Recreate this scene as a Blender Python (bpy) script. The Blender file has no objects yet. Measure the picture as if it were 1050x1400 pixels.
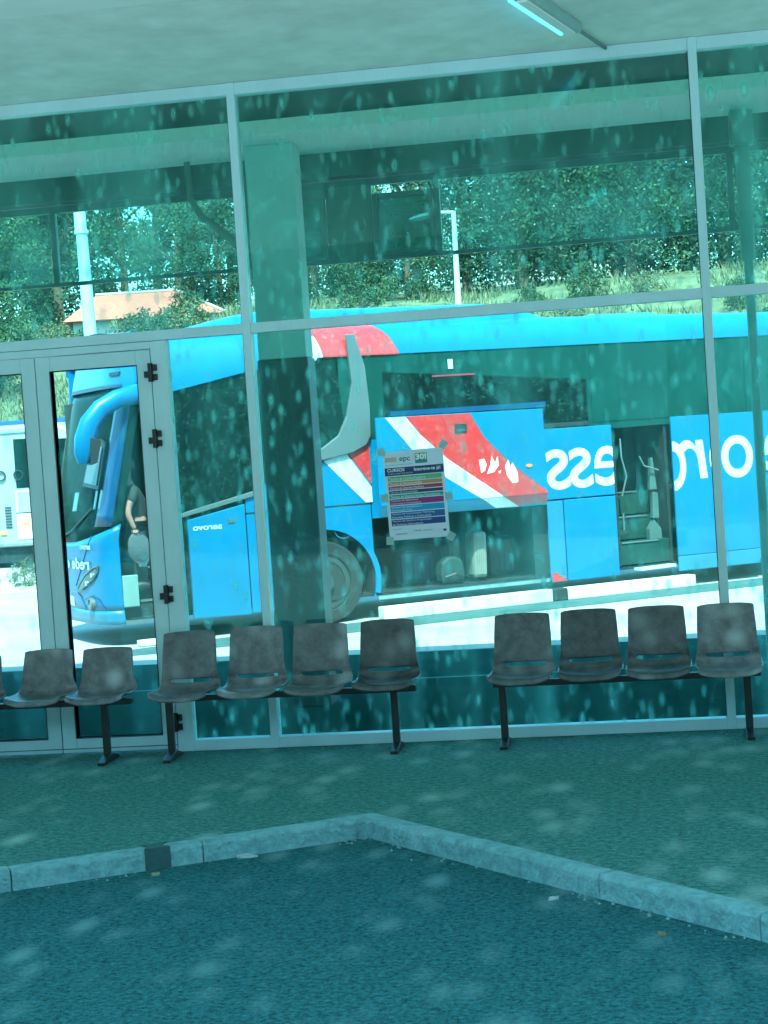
import bpy, bmesh, math, random
from mathutils import Vector, Matrix, noise
random.seed(7)
C = bpy.context.scene
COL = C.collection
R = math.radians
PI = math.pi

# ------------------------------------------------------------------ camera
yaw, pitch, roll = .157418, -.038959, -.066783
cy, sy = math.cos(yaw), math.sin(yaw)
fw = Vector((-sy*math.cos(pitch), cy*math.cos(pitch), math.sin(pitch)))
rt = Vector((cy, sy, 0)); up = rt.cross(fw)
r2 = rt*math.cos(roll)+up*math.sin(roll); u2 = -rt*math.sin(roll)+up*math.cos(roll)
cam = bpy.data.cameras.new('camera'); co = bpy.data.objects.new('camera', cam); COL.objects.link(co)
M4 = Matrix((r2, u2, -fw)).transposed().to_4x4(); M4.translation = Vector((0, -12.4, 2.08))
co.matrix_world = M4
cam.sensor_fit = 'VERTICAL'; cam.sensor_height = 24; cam.sensor_width = 18; cam.lens = 24*2500/1400
cam.clip_end = 600; cam.clip_start = .05
C.camera = co
# ------------------------------------------------------------------ sky, sun, exposure
w = bpy.data.worlds.new('World'); C.world = w; w.use_nodes = True
nt = w.node_tree; bg = nt.nodes['Background']
sky = nt.nodes.new('ShaderNodeTexSky'); sky.sky_type = 'NISHITA'; sky.sun_disc = False
sky.sun_elevation = R(57); sky.sun_rotation = R(172)
tint = nt.nodes.new('ShaderNodeMix'); tint.data_type = 'RGBA'; tint.blend_type = 'MULTIPLY'
tint.inputs['Factor'].default_value = 1; tint.inputs['B'].default_value = (.42, .97, 1.0, 1)
nt.links.new(sky.outputs[0], tint.inputs['A']); nt.links.new(tint.outputs['Result'], bg.inputs[0])
bg.inputs[1].default_value = .15
sl = bpy.data.lights.new('sun', 'SUN'); so = bpy.data.objects.new('sun', sl); COL.objects.link(so)
sl.energy = 2.0; sl.angle = R(.5); sl.color = (.96, 1.0, .90)
el = R(57); az = Vector((.14, -1, 0)).normalized()
sd = Vector((az.x*math.cos(el), az.y*math.cos(el), math.sin(el)))
so.rotation_euler = sd.to_track_quat('Z', 'Y').to_euler()
C.view_settings.view_transform = 'Standard'; C.view_settings.look = 'None'
C.view_settings.exposure = 2.92
C.cycles.use_denoising = True
C.cycles.max_bounces = 14; C.cycles.transparent_max_bounces = 24; C.cycles.diffuse_bounces = 5
C.cycles.sample_clamp_indirect = 6

# ------------------------------------------------------------------ materials
def nodes(m):
    m.use_nodes = True
    return m.node_tree, m.node_tree.nodes['Principled BSDF']
def pm(name, col, rough=.6, metal=0, var=.12, scale=6, bump=0, bscale=60, spec=.5, coat=0, streak=(1,1,1), blot=None):
    """Principled with two octaves of object-space variation, optional bump and pale blotches."""
    m = bpy.data.materials.new(name); t, p = nodes(m); N = t.nodes; L = t.links
    p.inputs['Roughness'].default_value = rough; p.inputs['Metallic'].default_value = metal
    p.inputs['Specular IOR Level'].default_value = spec; p.inputs['Coat Weight'].default_value = coat
    tc = N.new('ShaderNodeTexCoord'); mp = N.new('ShaderNodeMapping'); L.new(tc.outputs['Object'], mp.inputs[0])
    mp.inputs['Scale'].default_value = streak
    n1 = N.new('ShaderNodeTexNoise'); n1.inputs['Scale'].default_value = scale; n1.inputs['Detail'].default_value = 8
    n1.inputs['Roughness'].default_value = .65 if scale < 30 else .85
    L.new(mp.outputs[0], n1.inputs['Vector'])
    mr = N.new('ShaderNodeMapRange'); mr.inputs['From Min'].default_value = .25; mr.inputs['From Max'].default_value = .75
    mr.inputs['To Min'].default_value = 1-var; mr.inputs['To Max'].default_value = 1+var
    L.new(n1.outputs[0], mr.inputs['Value'])
    mx = N.new('ShaderNodeMix'); mx.data_type = 'RGBA'; mx.blend_type = 'MULTIPLY'; mx.inputs['Factor'].default_value = 1
    mx.inputs['A'].default_value = (*col, 1); L.new(mr.outputs[0], mx.inputs['B'])
    out = mx.outputs['Result']
    if blot:
        bc, bs, lo, hi, amt = blot[:5]
        mp2 = N.new('ShaderNodeMapping'); L.new(tc.outputs['Object'], mp2.inputs[0])
        mp2.inputs['Scale'].default_value = blot[5] if len(blot) > 5 else (1, 1, 1)
        v = N.new('ShaderNodeTexVoronoi'); v.feature = 'SMOOTH_F1'; v.inputs['Scale'].default_value = bs; v.inputs['Smoothness'].default_value = .4
        L.new(mp2.outputs[0], v.inputs['Vector'])
        r = N.new('ShaderNodeMapRange'); r.interpolation_type = 'SMOOTHSTEP'
        r.inputs['From Min'].default_value = hi; r.inputs['From Max'].default_value = lo
        r.inputs['To Min'].default_value = 0; r.inputs['To Max'].default_value = amt
        L.new(v.outputs['Distance'], r.inputs['Value'])
        n3 = N.new('ShaderNodeTexNoise'); n3.inputs['Scale'].default_value = bs*.35; L.new(mp2.outputs[0], n3.inputs['Vector'])
        r3 = N.new('ShaderNodeMapRange'); r3.inputs['From Min'].default_value = .42; r3.inputs['From Max'].default_value = .62
        L.new(n3.outputs[0], r3.inputs['Value'])
        mm = N.new('ShaderNodeMath'); mm.operation = 'MULTIPLY'; L.new(r.outputs[0], mm.inputs[0]); L.new(r3.outputs[0], mm.inputs[1])
        m2 = N.new('ShaderNodeMix'); m2.data_type = 'RGBA'; L.new(mm.outputs[0], m2.inputs['Factor'])
        L.new(out, m2.inputs['A']); m2.inputs['B'].default_value = (*bc, 1); out = m2.outputs['Result']
    L.new(out, p.inputs['Base Color'])
    if bump:
        n2 = N.new('ShaderNodeTexNoise'); n2.inputs['Scale'].default_value = bscale; n2.inputs['Detail'].default_value = 6
        L.new(mp.outputs[0], n2.inputs['Vector'])
        b = N.new('ShaderNodeBump'); b.inputs['Strength'].default_value = min(1, bump); b.inputs['Distance'].default_value = .02
        L.new(n2.outputs[0], b.inputs['Height']); L.new(b.outputs[0], p.inputs['Normal'])
    return m
def glass(name, tcol, refl, film, famt, fscale=3, wave=.0, spots=(0, 0), vertical=1):
    """Thin architectural pane: tinted see-through, mirror-like share, dusty film with dried drops."""
    m = bpy.data.materials.new(name); m.use_nodes = True; t = m.node_tree; N = t.nodes; L = t.links
    N.remove(N['Principled BSDF'])
    tr = N.new('ShaderNodeBsdfTransparent'); tr.inputs[0].default_value = (*tcol, 1)
    gl = N.new('ShaderNodeBsdfGlossy'); gl.inputs['Roughness'].default_value = .0; gl.inputs[0].default_value = (.5, 1, .93, 1)
    df = N.new('ShaderNodeBsdfDiffuse'); df.inputs[0].default_value = (*film, 1)
    fr = N.new('ShaderNodeFresnel'); fr.inputs[0].default_value = 1.25
    ad = N.new('ShaderNodeMath'); ad.operation = 'ADD'; ad.inputs[1].default_value = refl; L.new(fr.outputs[0], ad.inputs[0])
    a = N.new('ShaderNodeMixShader'); L.new(ad.outputs[0], a.inputs[0]); L.new(tr.outputs[0], a.inputs[1]); L.new(gl.outputs[0], a.inputs[2])
    tc = N.new('ShaderNodeTexCoord')
    if wave:
        nw = N.new('ShaderNodeTexNoise'); nw.inputs['Scale'].default_value = .9; L.new(tc.outputs['Object'], nw.inputs['Vector'])
        bp = N.new('ShaderNodeBump'); bp.inputs['Strength'].default_value = 1; bp.inputs['Distance'].default_value = wave
        L.new(nw.outputs[0], bp.inputs['Height']); L.new(bp.outputs[0], gl.inputs['Normal'])
    mp = N.new('ShaderNodeMapping'); mp.inputs['Scale'].default_value = (1, 1, vertical); L.new(tc.outputs['Object'], mp.inputs[0])
    n1 = N.new('ShaderNodeTexNoise'); n1.inputs['Scale'].default_value = fscale; n1.inputs['Detail'].default_value = 5; L.new(mp.outputs[0], n1.inputs['Vector'])
    r1 = N.new('ShaderNodeMapRange'); r1.inputs['From Min'].default_value = .38; r1.inputs['From Max'].default_value = .75
    r1.inputs['To Min'].default_value = famt*.1; r1.inputs['To Max'].default_value = famt*2.6; L.new(n1.outputs[0], r1.inputs['Value'])
    fac = r1.outputs[0]
    if spots[1]:
        mp2 = N.new('ShaderNodeMapping'); mp2.inputs['Scale'].default_value = (1.7, 1, .8); L.new(tc.outputs['Object'], mp2.inputs[0])
        v = N.new('ShaderNodeTexVoronoi'); v.feature = 'F1'; v.inputs['Scale'].default_value = spots[0]
        L.new(mp2.outputs[0], v.inputs['Vector'])
        r = N.new('ShaderNodeMapRange'); r.interpolation_type = 'SMOOTHSTEP'
        r.inputs['From Min'].default_value = .48; r.inputs['From Max'].default_value = .0; r.inputs['To Max'].default_value = spots[1]
        L.new(v.outputs['Distance'], r.inputs['Value'])
        sp = N.new('ShaderNodeSeparateColor'); L.new(v.outputs['Color'], sp.inputs[0])
        g = N.new('ShaderNodeMapRange'); g.inputs['From Min'].default_value = .15; g.inputs['From Max'].default_value = 1
        L.new(sp.outputs[0], g.inputs['Value'])
        mm = N.new('ShaderNodeMath'); mm.operation = 'MULTIPLY_ADD'; L.new(r.outputs[0], mm.inputs[0]); L.new(g.outputs[0], mm.inputs[1]); L.new(fac, mm.inputs[2])
        fac = mm.outputs[0]
        # irregular smears and vertical run marks, the latter also imitating pale reflected bands
        for sc_, ms, lo, hi, am in ((7.5, (1.5, 1, .8), .55, .80, .26), (2.6, (1, 1, .035), .50, .78, .20)):
            mq = N.new('ShaderNodeMapping'); mq.inputs['Scale'].default_value = ms; L.new(tc.outputs['Object'], mq.inputs[0])
            nq = N.new('ShaderNodeTexNoise'); nq.inputs['Scale'].default_value = sc_; nq.inputs['Detail'].default_value = 2; L.new(mq.outputs[0], nq.inputs['Vector'])
            rq = N.new('ShaderNodeMapRange'); rq.interpolation_type = 'SMOOTHSTEP'; rq.inputs['From Min'].default_value = lo; rq.inputs['From Max'].default_value = hi; rq.inputs['To Max'].default_value = am*min(1, spots[1]*2.2)
            L.new(nq.outputs[0], rq.inputs['Value']); aq = N.new('ShaderNodeMath'); aq.operation = 'ADD'; aq.use_clamp = True
            L.new(rq.outputs[0], aq.inputs[0]); L.new(fac, aq.inputs[1]); fac = aq.outputs[0]
    tl = N.new('ShaderNodeBsdfTranslucent'); tl.inputs[0].default_value = (*film, 1)
    dt = N.new('ShaderNodeMixShader'); dt.inputs[0].default_value = .5; L.new(df.outputs[0], dt.inputs[1]); L.new(tl.outputs[0], dt.inputs[2])
    b = N.new('ShaderNodeMixShader'); L.new(fac, b.inputs[0]); L.new(a.outputs[0], b.inputs[1]); L.new(dt.outputs[0], b.inputs[2])
    L.new(b.outputs[0], N['Material Output'].inputs['Surface'])
    return m
def leafmat(name, c1, c2):
    m = bpy.data.materials.new(name); t, p = nodes(m); N = t.nodes; L = t.links
    g = N.new('ShaderNodeNewGeometry'); cr = N.new('ShaderNodeValToRGB')
    cr.color_ramp.elements[0].color = (*c1, 1); cr.color_ramp.elements[1].color = (*c2, 1)
    tc = N.new('ShaderNodeTexCoord'); nn = N.new('ShaderNodeTexNoise'); nn.inputs['Scale'].default_value = 1.1; nn.inputs['Detail'].default_value = 3
    L.new(tc.outputs['Object'], nn.inputs['Vector']); md = N.new('ShaderNodeMath'); md.operation = 'MULTIPLY_ADD'; md.inputs[1].default_value = .45
    L.new(g.outputs['Random Per Island'], md.inputs[0]); m3 = N.new('ShaderNodeMapRange'); m3.inputs['From Min'].default_value = .38; m3.inputs['From Max'].default_value = .66; m3.inputs['To Min'].default_value = -.15; m3.inputs['To Max'].default_value = .55
    L.new(nn.outputs[0], m3.inputs['Value']); L.new(m3.outputs[0], md.inputs[2]); L.new(md.outputs[0], cr.inputs[0]); L.new(cr.outputs[0], p.inputs['Base Color'])
    p.inputs['Roughness'].default_value = .7; p.inputs['Specular IOR Level'].default_value = .25
    p.inputs['Subsurface Weight'].default_value = 0
    return m

ALU = pm('aluminium_frame', (.52, .72, .78), .38, .0, .07, 3, .15, 90, coat=.1, streak=(1, 1, .2))
ALU_IN = pm('hall_frame', (.10, .20, .20), .5, 0, .1)
BLACK = pm('black_metal', (.015, .018, .02), .5, 0, .2)
CEIL = pm('soffit_render', (.84, .86, .81), .85, 0, .16, 2.2, .2, 140, blot=((.93, .96, .92), 4.2, .02, .7, .9, (1.5, .8, 1)))
BEAM = pm('soffit_beam', (.88, .92, .88), .8, 0, .05, 2)
PAVE = pm('paving', (.065, .205, .18), .85, 0, 1.3, 31, 1, 60, spec=.1, streak=(.8, 1, 1), blot=((.36, .52, .47), 3.2, .02, .6, .75, (1.5, .75, 1)))
ASPH = pm('asphalt', (.036, .165, .175), .9, 0, 1.4, 38, 1, 120, spec=.05, blot=((.22, .42, .43), 3.6, .02, .55, .7, (1.5, .7, 1)))
YARD = pm('yard_concrete', (.30, .29, .265), .9, 0, .26, 1.0, .15, 40)
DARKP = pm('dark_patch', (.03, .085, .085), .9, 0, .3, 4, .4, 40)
KERB = pm('kerb_stone', (.17, .35, .36), .85, 0, .42, 14, 1, 40, blot=((.36, .52, .52), 5, .02, .6, .6))
LITGROUND = pm('lit_ground_pale', (.55, .58, .53), .9, 0, .15, 5, .3, 40)
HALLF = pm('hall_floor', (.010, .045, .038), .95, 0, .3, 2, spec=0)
SEAT = pm('seat_plastic', (.098, .098, .106), .26, 0, .55, 14, .2, 60, blot=((.34, .35, .36), 6, .02, .65, .85))
STEEL = pm('bench_steel', (.018, .026, .028), .4, .2, .2)
BUSB = pm('bus_paint', (.0, .135, .29), .35, 0, .13, 2.2, .05, 3, spec=.3, coat=.12)
BUSD = pm('bus_paint_dark', (.002, .045, .13), .3, 0, .05, 3, coat=.3)
BUSL = pm('bus_skirt_paint', (.01, .15, .27), .4, 0, .08, 3, coat=.2)
RED = pm('bus_red', (.52, .022, .024), .25, 0, .16, 9, coat=.5, blot=((.85, .2, .2), 14, .03, .5, .35))
WHITE = pm('bus_white', (.48, .53, .53), .3, 0, .04, 4, coat=.4)
SILV = pm('silver_fin', (.09, .12, .13), .4, .1, .1, 3)
BGLASS = pm('bus_glass', (.003, .010, .010), .2, 0, .5, 9, spec=.07, blot=((.035, .11, .09), 26, .02, .5, .8))
BGLASS2 = pm('bus_glass_upper', (.006, .048, .042), .25, 0, .3, 2, spec=.12)
WSCR = pm('windscreen', (.004, .018, .017), .12, 0, .6, 4, spec=.06)
DARK = pm('dark_interior', (.006, .016, .016), .8, 0, .5, 4)
DARK2 = pm('door_interior', (.012, .048, .042), .8, 0, .5, 3, spec=.1)
RUB = pm('rubber', (.008, .012, .012), .8, 0, .3, 9, .2, 60)
RIM = pm('rim', (.028, .045, .045), .5, .2, .2, 5)
LENS = pm('lamp_lens', (.10, .16, .17), .06, .5, .3, 30)
CHROME = pm('chrome', (.75, .8, .8), .15, .9, .05)
ORANGE = pm('marker_orange', (.85, .22, .06), .3, 0, .1)
CLOTH = pm('black_cloth', (.02, .025, .024), .9, 0, .4, 12, .3, 50)
SKIN = pm('skin', (.30, .15, .11), .6, 0, .1, 10)
HAIR = pm('hair', (.10, .085, .06), .7, 0, .4, 30, .4, 90)
BAGM = pm('bag_cloth', (.05, .075, .082), .8, 0, .25, 12, .3, 40)
CASE = pm('suitcase_shell', (.17, .19, .165), .45, 0, .15, 6)
VANW = pm('van_white', (.27, .31, .30), .4, 0, .06, 2, coat=.3)
ROOFT = pm('roof_tile', (.40, .125, .085), .8, 0, .3, 9, .4, 20)
PLASTER = pm('plaster', (.40, .41, .36), .9, 0, .12, 1.5)
POLE = pm('pole_steel', (.52, .62, .62), .5, .2, .1)
POLEB = pm('pole_blue', (.30, .48, .62), .5, 0, .08)
PILL = pm('pillar_dark', (.018, .035, .042), .45, 0, .3, 5, .15, 30)
PILLU = pm('pillar_light', (.13, .24, .225), .6, 0, .2, 3)
BARK = pm('bark', (.10, .08, .05), .9, 0, .3, 6, .5, 20)
GRASS = pm('hill_grass', (.085, .12, .062), .95, 0, .8, 1.6, .8, 3)
VERGE = pm('dry_verge', (.38, .38, .27), .95, 0, .5, 2.4, .8, 9)
HEDGE = pm('hedge_floor', (.03, .06, .03), .95, 0, .5, 1)
LEAF1 = leafmat('leaf_dark', (.004, .026, .018), (.05, .125, .065))
LEAF2 = leafmat('leaf_mid', (.014, .050, .027), (.09, .18, .085))
LEAF3 = leafmat('leaf_dry', (.07, .10, .05), (.20, .23, .13))
PAPER = pm('paper', (.66, .74, .86), .7, 0, .05, 5)
TAPE = pm('tape', (.30, .50, .50), .4, 0, .1, 9)
TUBE = bpy.data.materials.new('tube_light'); _t, _p = nodes(TUBE)
_p.inputs['Base Color'].default_value = (.35, .8, .95, 1); _p.inputs['Emission Color'].default_value = (.05, .62, .9, 1); _p.inputs['Emission Strength'].default_value = .55
PANE = glass('facade_glass', (.80, .955, .91), .004, (.26, .84, .74), .034, 2.4, .0012, (8.5, .40), .22)
PANED = glass('door_glass', (.80, .95, .93), .002, (.26, .84, .78), .02, 2.2, .001, (6, .2), .3)
PANEH = glass('hall_glass', (.80, .95, .92), .03, (.4, .7, .65), .04, 2)
PANET = glass('clerestory_glass', (.22, .42, .40), .05, (.25, .5, .46), .25, 1.3)
def flat(name, col): return pm(name, col, .6, 0, .04, 8)

for _m, _i in ((WSCR, 1.12), (BGLASS, 1.16), (BGLASS2, 1.2)): _m.node_tree.nodes['Principled BSDF'].inputs['IOR'].default_value = _i
_n = SEAT.node_tree.nodes; _l = SEAT.node_tree.links; _oi = _n.new('ShaderNodeObjectInfo'); _mr = _n.new('ShaderNodeMapRange')
_mr.inputs['To Min'].default_value = .7; _mr.inputs['To Max'].default_value = 1.7; _l.new(_oi.outputs['Random'], _mr.inputs['Value'])
_mx = _n.new('ShaderNodeMix'); _mx.data_type = 'RGBA'; _mx.blend_type = 'MULTIPLY'; _mx.inputs['Factor'].default_value = 1
_p = _n['Principled BSDF']; _src = _p.inputs['Base Color'].links[0].from_socket; _l.new(_src, _mx.inputs['A']); _l.new(_mr.outputs[0], _mx.inputs['B']); _l.new(_mx.outputs['Result'], _p.inputs['Base Color'])
# ------------------------------------------------------------------ mesh helpers
class MB:
    def __init__(s): s.v = []; s.f = []
    def add(s, vs, fs):
        b = len(s.v); s.v += [tuple(v) for v in vs]; s.f += [tuple(b+i for i in f) for f in fs]; return s
    def box(s, x0, x1, y0, y1, z0, z1, rot=None, piv=None):
        vs = [Vector((x, y, z)) for x in (x0, x1) for y in (y0, y1) for z in (z0, z1)]
        if rot is not None:
            pv = Vector(piv) if piv else Vector(((x0+x1)/2, (y0+y1)/2, (z0+z1)/2)); vs = [rot @ (v-pv)+pv for v in vs]
        return s.add(vs, [(0, 1, 3, 2), (4, 6, 7, 5), (0, 4, 5, 1), (2, 3, 7, 6), (0, 2, 6, 4), (1, 5, 7, 3)])
    def prism(s, poly, a, b, axis='y'):
        n = len(poly)
        if axis == 'y': vs = [(p[0], a, p[1]) for p in poly]+[(p[0], b, p[1]) for p in poly]
        elif axis == 'x': vs = [(a, p[0], p[1]) for p in poly]+[(b, p[0], p[1]) for p in poly]
        else: vs = [(p[0], p[1], a) for p in poly]+[(p[0], p[1], b) for p in poly]
        return s.add(vs, [tuple(range(n)), tuple(range(2*n-1, n-1, -1))]+[(i, i+n, (i+1) % n+n, (i+1) % n) for i in range(n)])
    def tube(s, pts, rad, seg=10, flat_=1.0):
        pts = [Vector(p) for p in pts]; n = len(pts); rs = rad if isinstance(rad, (list, tuple)) else [rad]*n
        vs = []; fs = []; ref = None
        for i, p in enumerate(pts):
            d = (pts[min(i+1, n-1)]-pts[max(i-1, 0)]).normalized()
            if ref is None: ref = d.cross(Vector((0, 0, 1))) if abs(d.z) < .9 else d.cross(Vector((1, 0, 0)))
            ref = (ref-d*ref.dot(d)).normalized(); b = d.cross(ref)
            for k in range(seg):
                a = 2*PI*k/seg; vs.append(p+(ref*math.cos(a)*flat_+b*math.sin(a))*rs[i])
        for i in range(n-1):
            for k in range(seg):
                fs.append((i*seg+k, i*seg+(k+1) % seg, (i+1)*seg+(k+1) % seg, (i+1)*seg+k))
        fs += [tuple(range(seg-1, -1, -1)), tuple((n-1)*seg+k for k in range(seg))]
        return s.add(vs, fs)
    def disc(s, c, r, a, b, seg=32, axis='y', r1=None):
        """cylinder or ring about an axis"""
        if r1 is None:
            return s.prism([(c[0]+r*math.cos(2*PI*k/seg), c[1]+r*math.sin(2*PI*k/seg)) for k in range(seg)], a, b, axis)
        vs = []
        for t in (a, b):
            for rr in (r, r1):
                for k in range(seg):
                    q = (c[0]+rr*math.cos(2*PI*k/seg), c[1]+rr*math.sin(2*PI*k/seg))
                    vs.append((q[0], t, q[1]) if axis == 'y' else (t, q[0], q[1]) if axis == 'x' else (q[0], q[1], t))
        fs = []
        for k in range(seg):
            j = (k+1) % seg; A, B, D, E = 0, seg, 2*seg, 3*seg
            fs += [(A+k, A+j, B+j, B+k), (D+k, E+k, E+j, D+j), (A+k, D+k, D+j, A+j), (B+k, B+j, E+j, E+k)]
        return s.add(vs, fs)
    def grid(s, fn, nu, nv, skip=None):
        vs = [fn(i/nu, j/nv) for j in range(nv+1) for i in range(nu+1)]
        fs = [(j*(nu+1)+i, j*(nu+1)+i+1, (j+1)*(nu+1)+i+1, (j+1)*(nu+1)+i) for j in range(nv) for i in range(nu) if not (skip and skip(i, j))]
        return s.add(vs, fs)
    def build(s, name, mat, parent=None, smooth=False, bevel=0, solid=0, sub=0):
        me = bpy.data.meshes.new(name); me.from_pydata(s.v, [], s.f); me.update()
        bm = bmesh.new(); bm.from_mesh(me); bmesh.ops.recalc_face_normals(bm, faces=bm.faces); bm.to_mesh(me); bm.free()
        mats = mat if isinstance(mat, (list, tuple)) else [mat]
        for m in mats: me.materials.append(m)
        o = bpy.data.objects.new(name, me); COL.objects.link(o)
        if parent is not None: o.parent = parent
        if smooth:
            me.shade_smooth()
            try: me.set_sharp_from_angle(angle=R(38))
            except Exception: pass
        if solid: q = o.modifiers.new('solid', 'SOLIDIFY'); q.thickness = solid; q.offset = 0
        if bevel: q = o.modifiers.new('bevel', 'BEVEL'); q.width = bevel; q.segments = 2; q.limit_method = 'ANGLE'
        if sub: q = o.modifiers.new('sub', 'SUBSURF'); q.levels = sub; q.render_levels = sub
        return o
def tag(o, label=None, cat=None, group=None, kind=None):
    for k, v in (('label', label), ('category', cat), ('group', group), ('kind', kind)):
        if v: o[k] = v
    return o
def empty(name, loc, label, cat, group=None, rz=0):
    o = bpy.data.objects.new(name, None); COL.objects.link(o); o.location = loc; o.rotation_euler = (0, 0, rz); o.empty_display_size = .2
    return tag(o, label, cat, group)
def box(name, mat, x0, x1, y0, y1, z0, z1, parent=None, bevel=0): return MB().box(x0, x1, y0, y1, z0, z1).build(name, mat, parent, bevel=bevel)
def copy_tree(o, parent=None):
    c = o.copy(); COL.objects.link(c); c.parent = parent
    for ch in [x for x in bpy.data.objects if x.parent == o]: copy_tree(ch, c)
    return c
_tc = {}
def text2d(body, clip=None, bold=0.0):
    """flat outline of a string fitted to the unit box, as (verts, faces)"""
    key = (body, clip, bold)
    if key in _tc: return _tc[key]
    cu = bpy.data.curves.new('txt', 'FONT'); cu.body = body; cu.offset = bold; cu.resolution_u = 6
    o = bpy.data.objects.new('txt', cu); COL.objects.link(o)
    me = bpy.data.meshes.new_from_object(o.evaluated_get(bpy.context.evaluated_depsgraph_get()))
    bm = bmesh.new(); bm.from_mesh(me)
    if bm.verts:
        xs = [v.co.x for v in bm.verts]; ys = [v.co.y for v in bm.verts]
        x0, x1, y0, y1 = min(xs), max(xs), min(ys), max(ys)
        for v in bm.verts: v.co = Vector(((v.co.x-x0)/(x1-x0), (v.co.y-y0)/(y1-y0), 0))
        if clip:
            for (px, nx) in clip:
                bmesh.ops.bisect_plane(bm, geom=bm.verts[:]+bm.edges[:]+bm.faces[:], plane_co=(px, 0, 0), plane_no=(nx, 0, 0), clear_outer=True)
        bm.verts.ensure_lookup_table()
    vs = [(v.co.x, v.co.y) for v in bm.verts]; fs = [[v.index for v in f.verts] for f in bm.faces]
    bm.verts.index_update(); fs = [[v.index for v in f.verts] for f in bm.faces]
    bm.free(); bpy.data.objects.remove(o); bpy.data.curves.remove(cu); bpy.data.meshes.remove(me)
    _tc[key] = (vs, fs); return vs, fs
def put_text(mb, body, fn, mirror=False, clip=None, bold=0.0, slant=0):
    vs, fs = text2d(body, clip, bold)
    if mirror: mb.add([fn(1-x+slant*y, y) for x, y in vs], fs)
    else: mb.add([fn(x+slant*y, y) for x, y in vs], fs)

# ------------------------------------------------------------------ ground
def hz(x, y):
    h = -.14
    if y > 29:
        t = min(1, (y-29)/17); h += 6.7*(t*t*(3-2*t)*.45+t*.55)
        if y > 46: h += (y-46)*.085
        h += .35*noise.noise(Vector((x*.12, y*.12, 0)))*min(1, (y-29)/6)
    if y < -30: t = min(1, (-30-y)/12); h += 15*t+.5*noise.noise(Vector((x*.1, y*.1, 0)))*t  # unseen bank raised behind the camera to keep sky out of reflections
    return h
ys = [-160, -100, -70]+[-60+2*i for i in range(15)]+[-30, -20, -10, 0, 10, 20, 26, 29]+[30+1.5*i for i in range(24)]+[70, 80, 100, 140, 220, 300]
xs = [-160, -110, -80, -60]+[-50+2.5*i for i in range(29)]+[30, 45, 70, 110, 160]
g = MB(); g.add([(x, y, hz(x, y)) for y in ys for x in xs], [(j*len(xs)+i, j*len(xs)+i+1, (j+1)*len(xs)+i+1, (j+1)*len(xs)+i) for j in range(len(ys)-1) for i in range(len(xs)-1)])
tag(g.build('ground', GRASS, smooth=True), kind='structure')
def sheet(name, poly, z, mat, kind='structure'):
    return tag(MB().prism(poly, z-.003, z, 'z').build(name, mat), kind=kind)
box_ = [(-60, -8.2), (60, -8.2), (60, 0.2), (-60, 0.2)]
sheet('road', box_, -.10, ASPH)
sheet('bounce_apron', [(-60, -30), (60, -30), (60, -8.2), (-60, -8.2)], -.10, pm('bounce_concrete', (.30, .34, .32), .9, 0, .25, .6, .2, 30))  # unseen pale ground added behind the camera to bounce light under the roof
sheet('yard', [(-60, 3.32), (60, 3.32), (60, 17.6), (-60, 17.6)], -.10, YARD)
sheet('yard_shade_strip', [(-60, 3.32), (60, 3.32), (60, 6.05), (-60, 6.05)], -.096, pm('yard_shade_dark', (.010, .040, .035), .95, 0, .4, 4, spec=0))  # dark sheet painting the roof's shade onto the yard
sheet('yard_far', [(-60, 19.4), (60, 19.4), (60, 30.5), (-60, 30.5)], -.099, YARD)
# dry verge: low uneven bank
vb = MB(); vb.grid(lambda u, v: (-60+120*u, 17.5+2.0*v, -.104+.16*math.sin(PI*v)*(.8+.5*noise.noise(Vector((u*60, v*3, 1))))), 160, 8)
tag(vb.build('verge', VERGE, smooth=True), kind='structure')
# dark strip on the yard, parallel to the coach (shadow painted as a dark sheet)
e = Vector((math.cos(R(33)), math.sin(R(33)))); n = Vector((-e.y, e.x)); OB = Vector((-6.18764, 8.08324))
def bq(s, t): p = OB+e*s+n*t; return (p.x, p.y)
shadow_poly = [bq(-.9, -.75), bq(-.2, -.42), bq(.8, -.26), bq(2, -.2), bq(14, -.2), bq(14, -1.05), bq(4, -1.15), bq(1.5, -1.25), bq(0, -1.15), bq(-.8, -.98)]
sheet('shadow_band', shadow_poly, -.095, DARKP)
# pavement
K1, K2, K3 = (-15, -10.1), (-1.76, -2.40), (5.2, -9.95)
pv = MB().prism([(-15, 3.3), K1, K2, K3, (15, -9.95), (15, 3.3)], -.3, 0, 'z')
tag(pv.build('pavement', PAVE), kind='structure')
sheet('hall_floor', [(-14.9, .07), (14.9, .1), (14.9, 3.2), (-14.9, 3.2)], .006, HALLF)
kb = MB()
def kerbrun(a, b, n0, flip):
    a = Vector(a); b = Vector(b); d = (b-a).normalized(); q = Vector((d.y, -d.x))*flip; L = (b-a).length; k = int(L/1.0)
    for i in range(k):
        s0 = i*L/k+.003; s1 = (i+1)*L/k-.003; j = random.uniform(-.004, .004)
        P = [a+d*s0-q*.0, a+d*s1-q*.0, a+d*s1+q*.11, a+d*s0+q*.11]
        ch = .012
        T = [P[0], P[1], P[1]+q*(.11-ch), P[0]+q*(.11-ch)]
        vs = [(p.x, p.y, -.25) for p in P]+[(P[0].x, P[0].y, .012+j), (P[1].x, P[1].y, .012+j), (P[2].x, P[2].y, -.008+j), (P[3].x, P[3].y, -.008+j), (T[2].x, T[2].y, .012+j), (T[3].x, T[3].y, .012+j)]
        kb.add(vs, [(0, 1, 2, 3), (4, 5, 8, 9), (9, 8, 6, 7), (3, 2, 6, 7), (0, 4, 5, 1), (0, 3, 7, 9, 4), (1, 5, 8, 6, 2)])
kerbrun(K2, K1, 8, -1); kerbrun(K2, K3, 8, 1)
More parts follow.
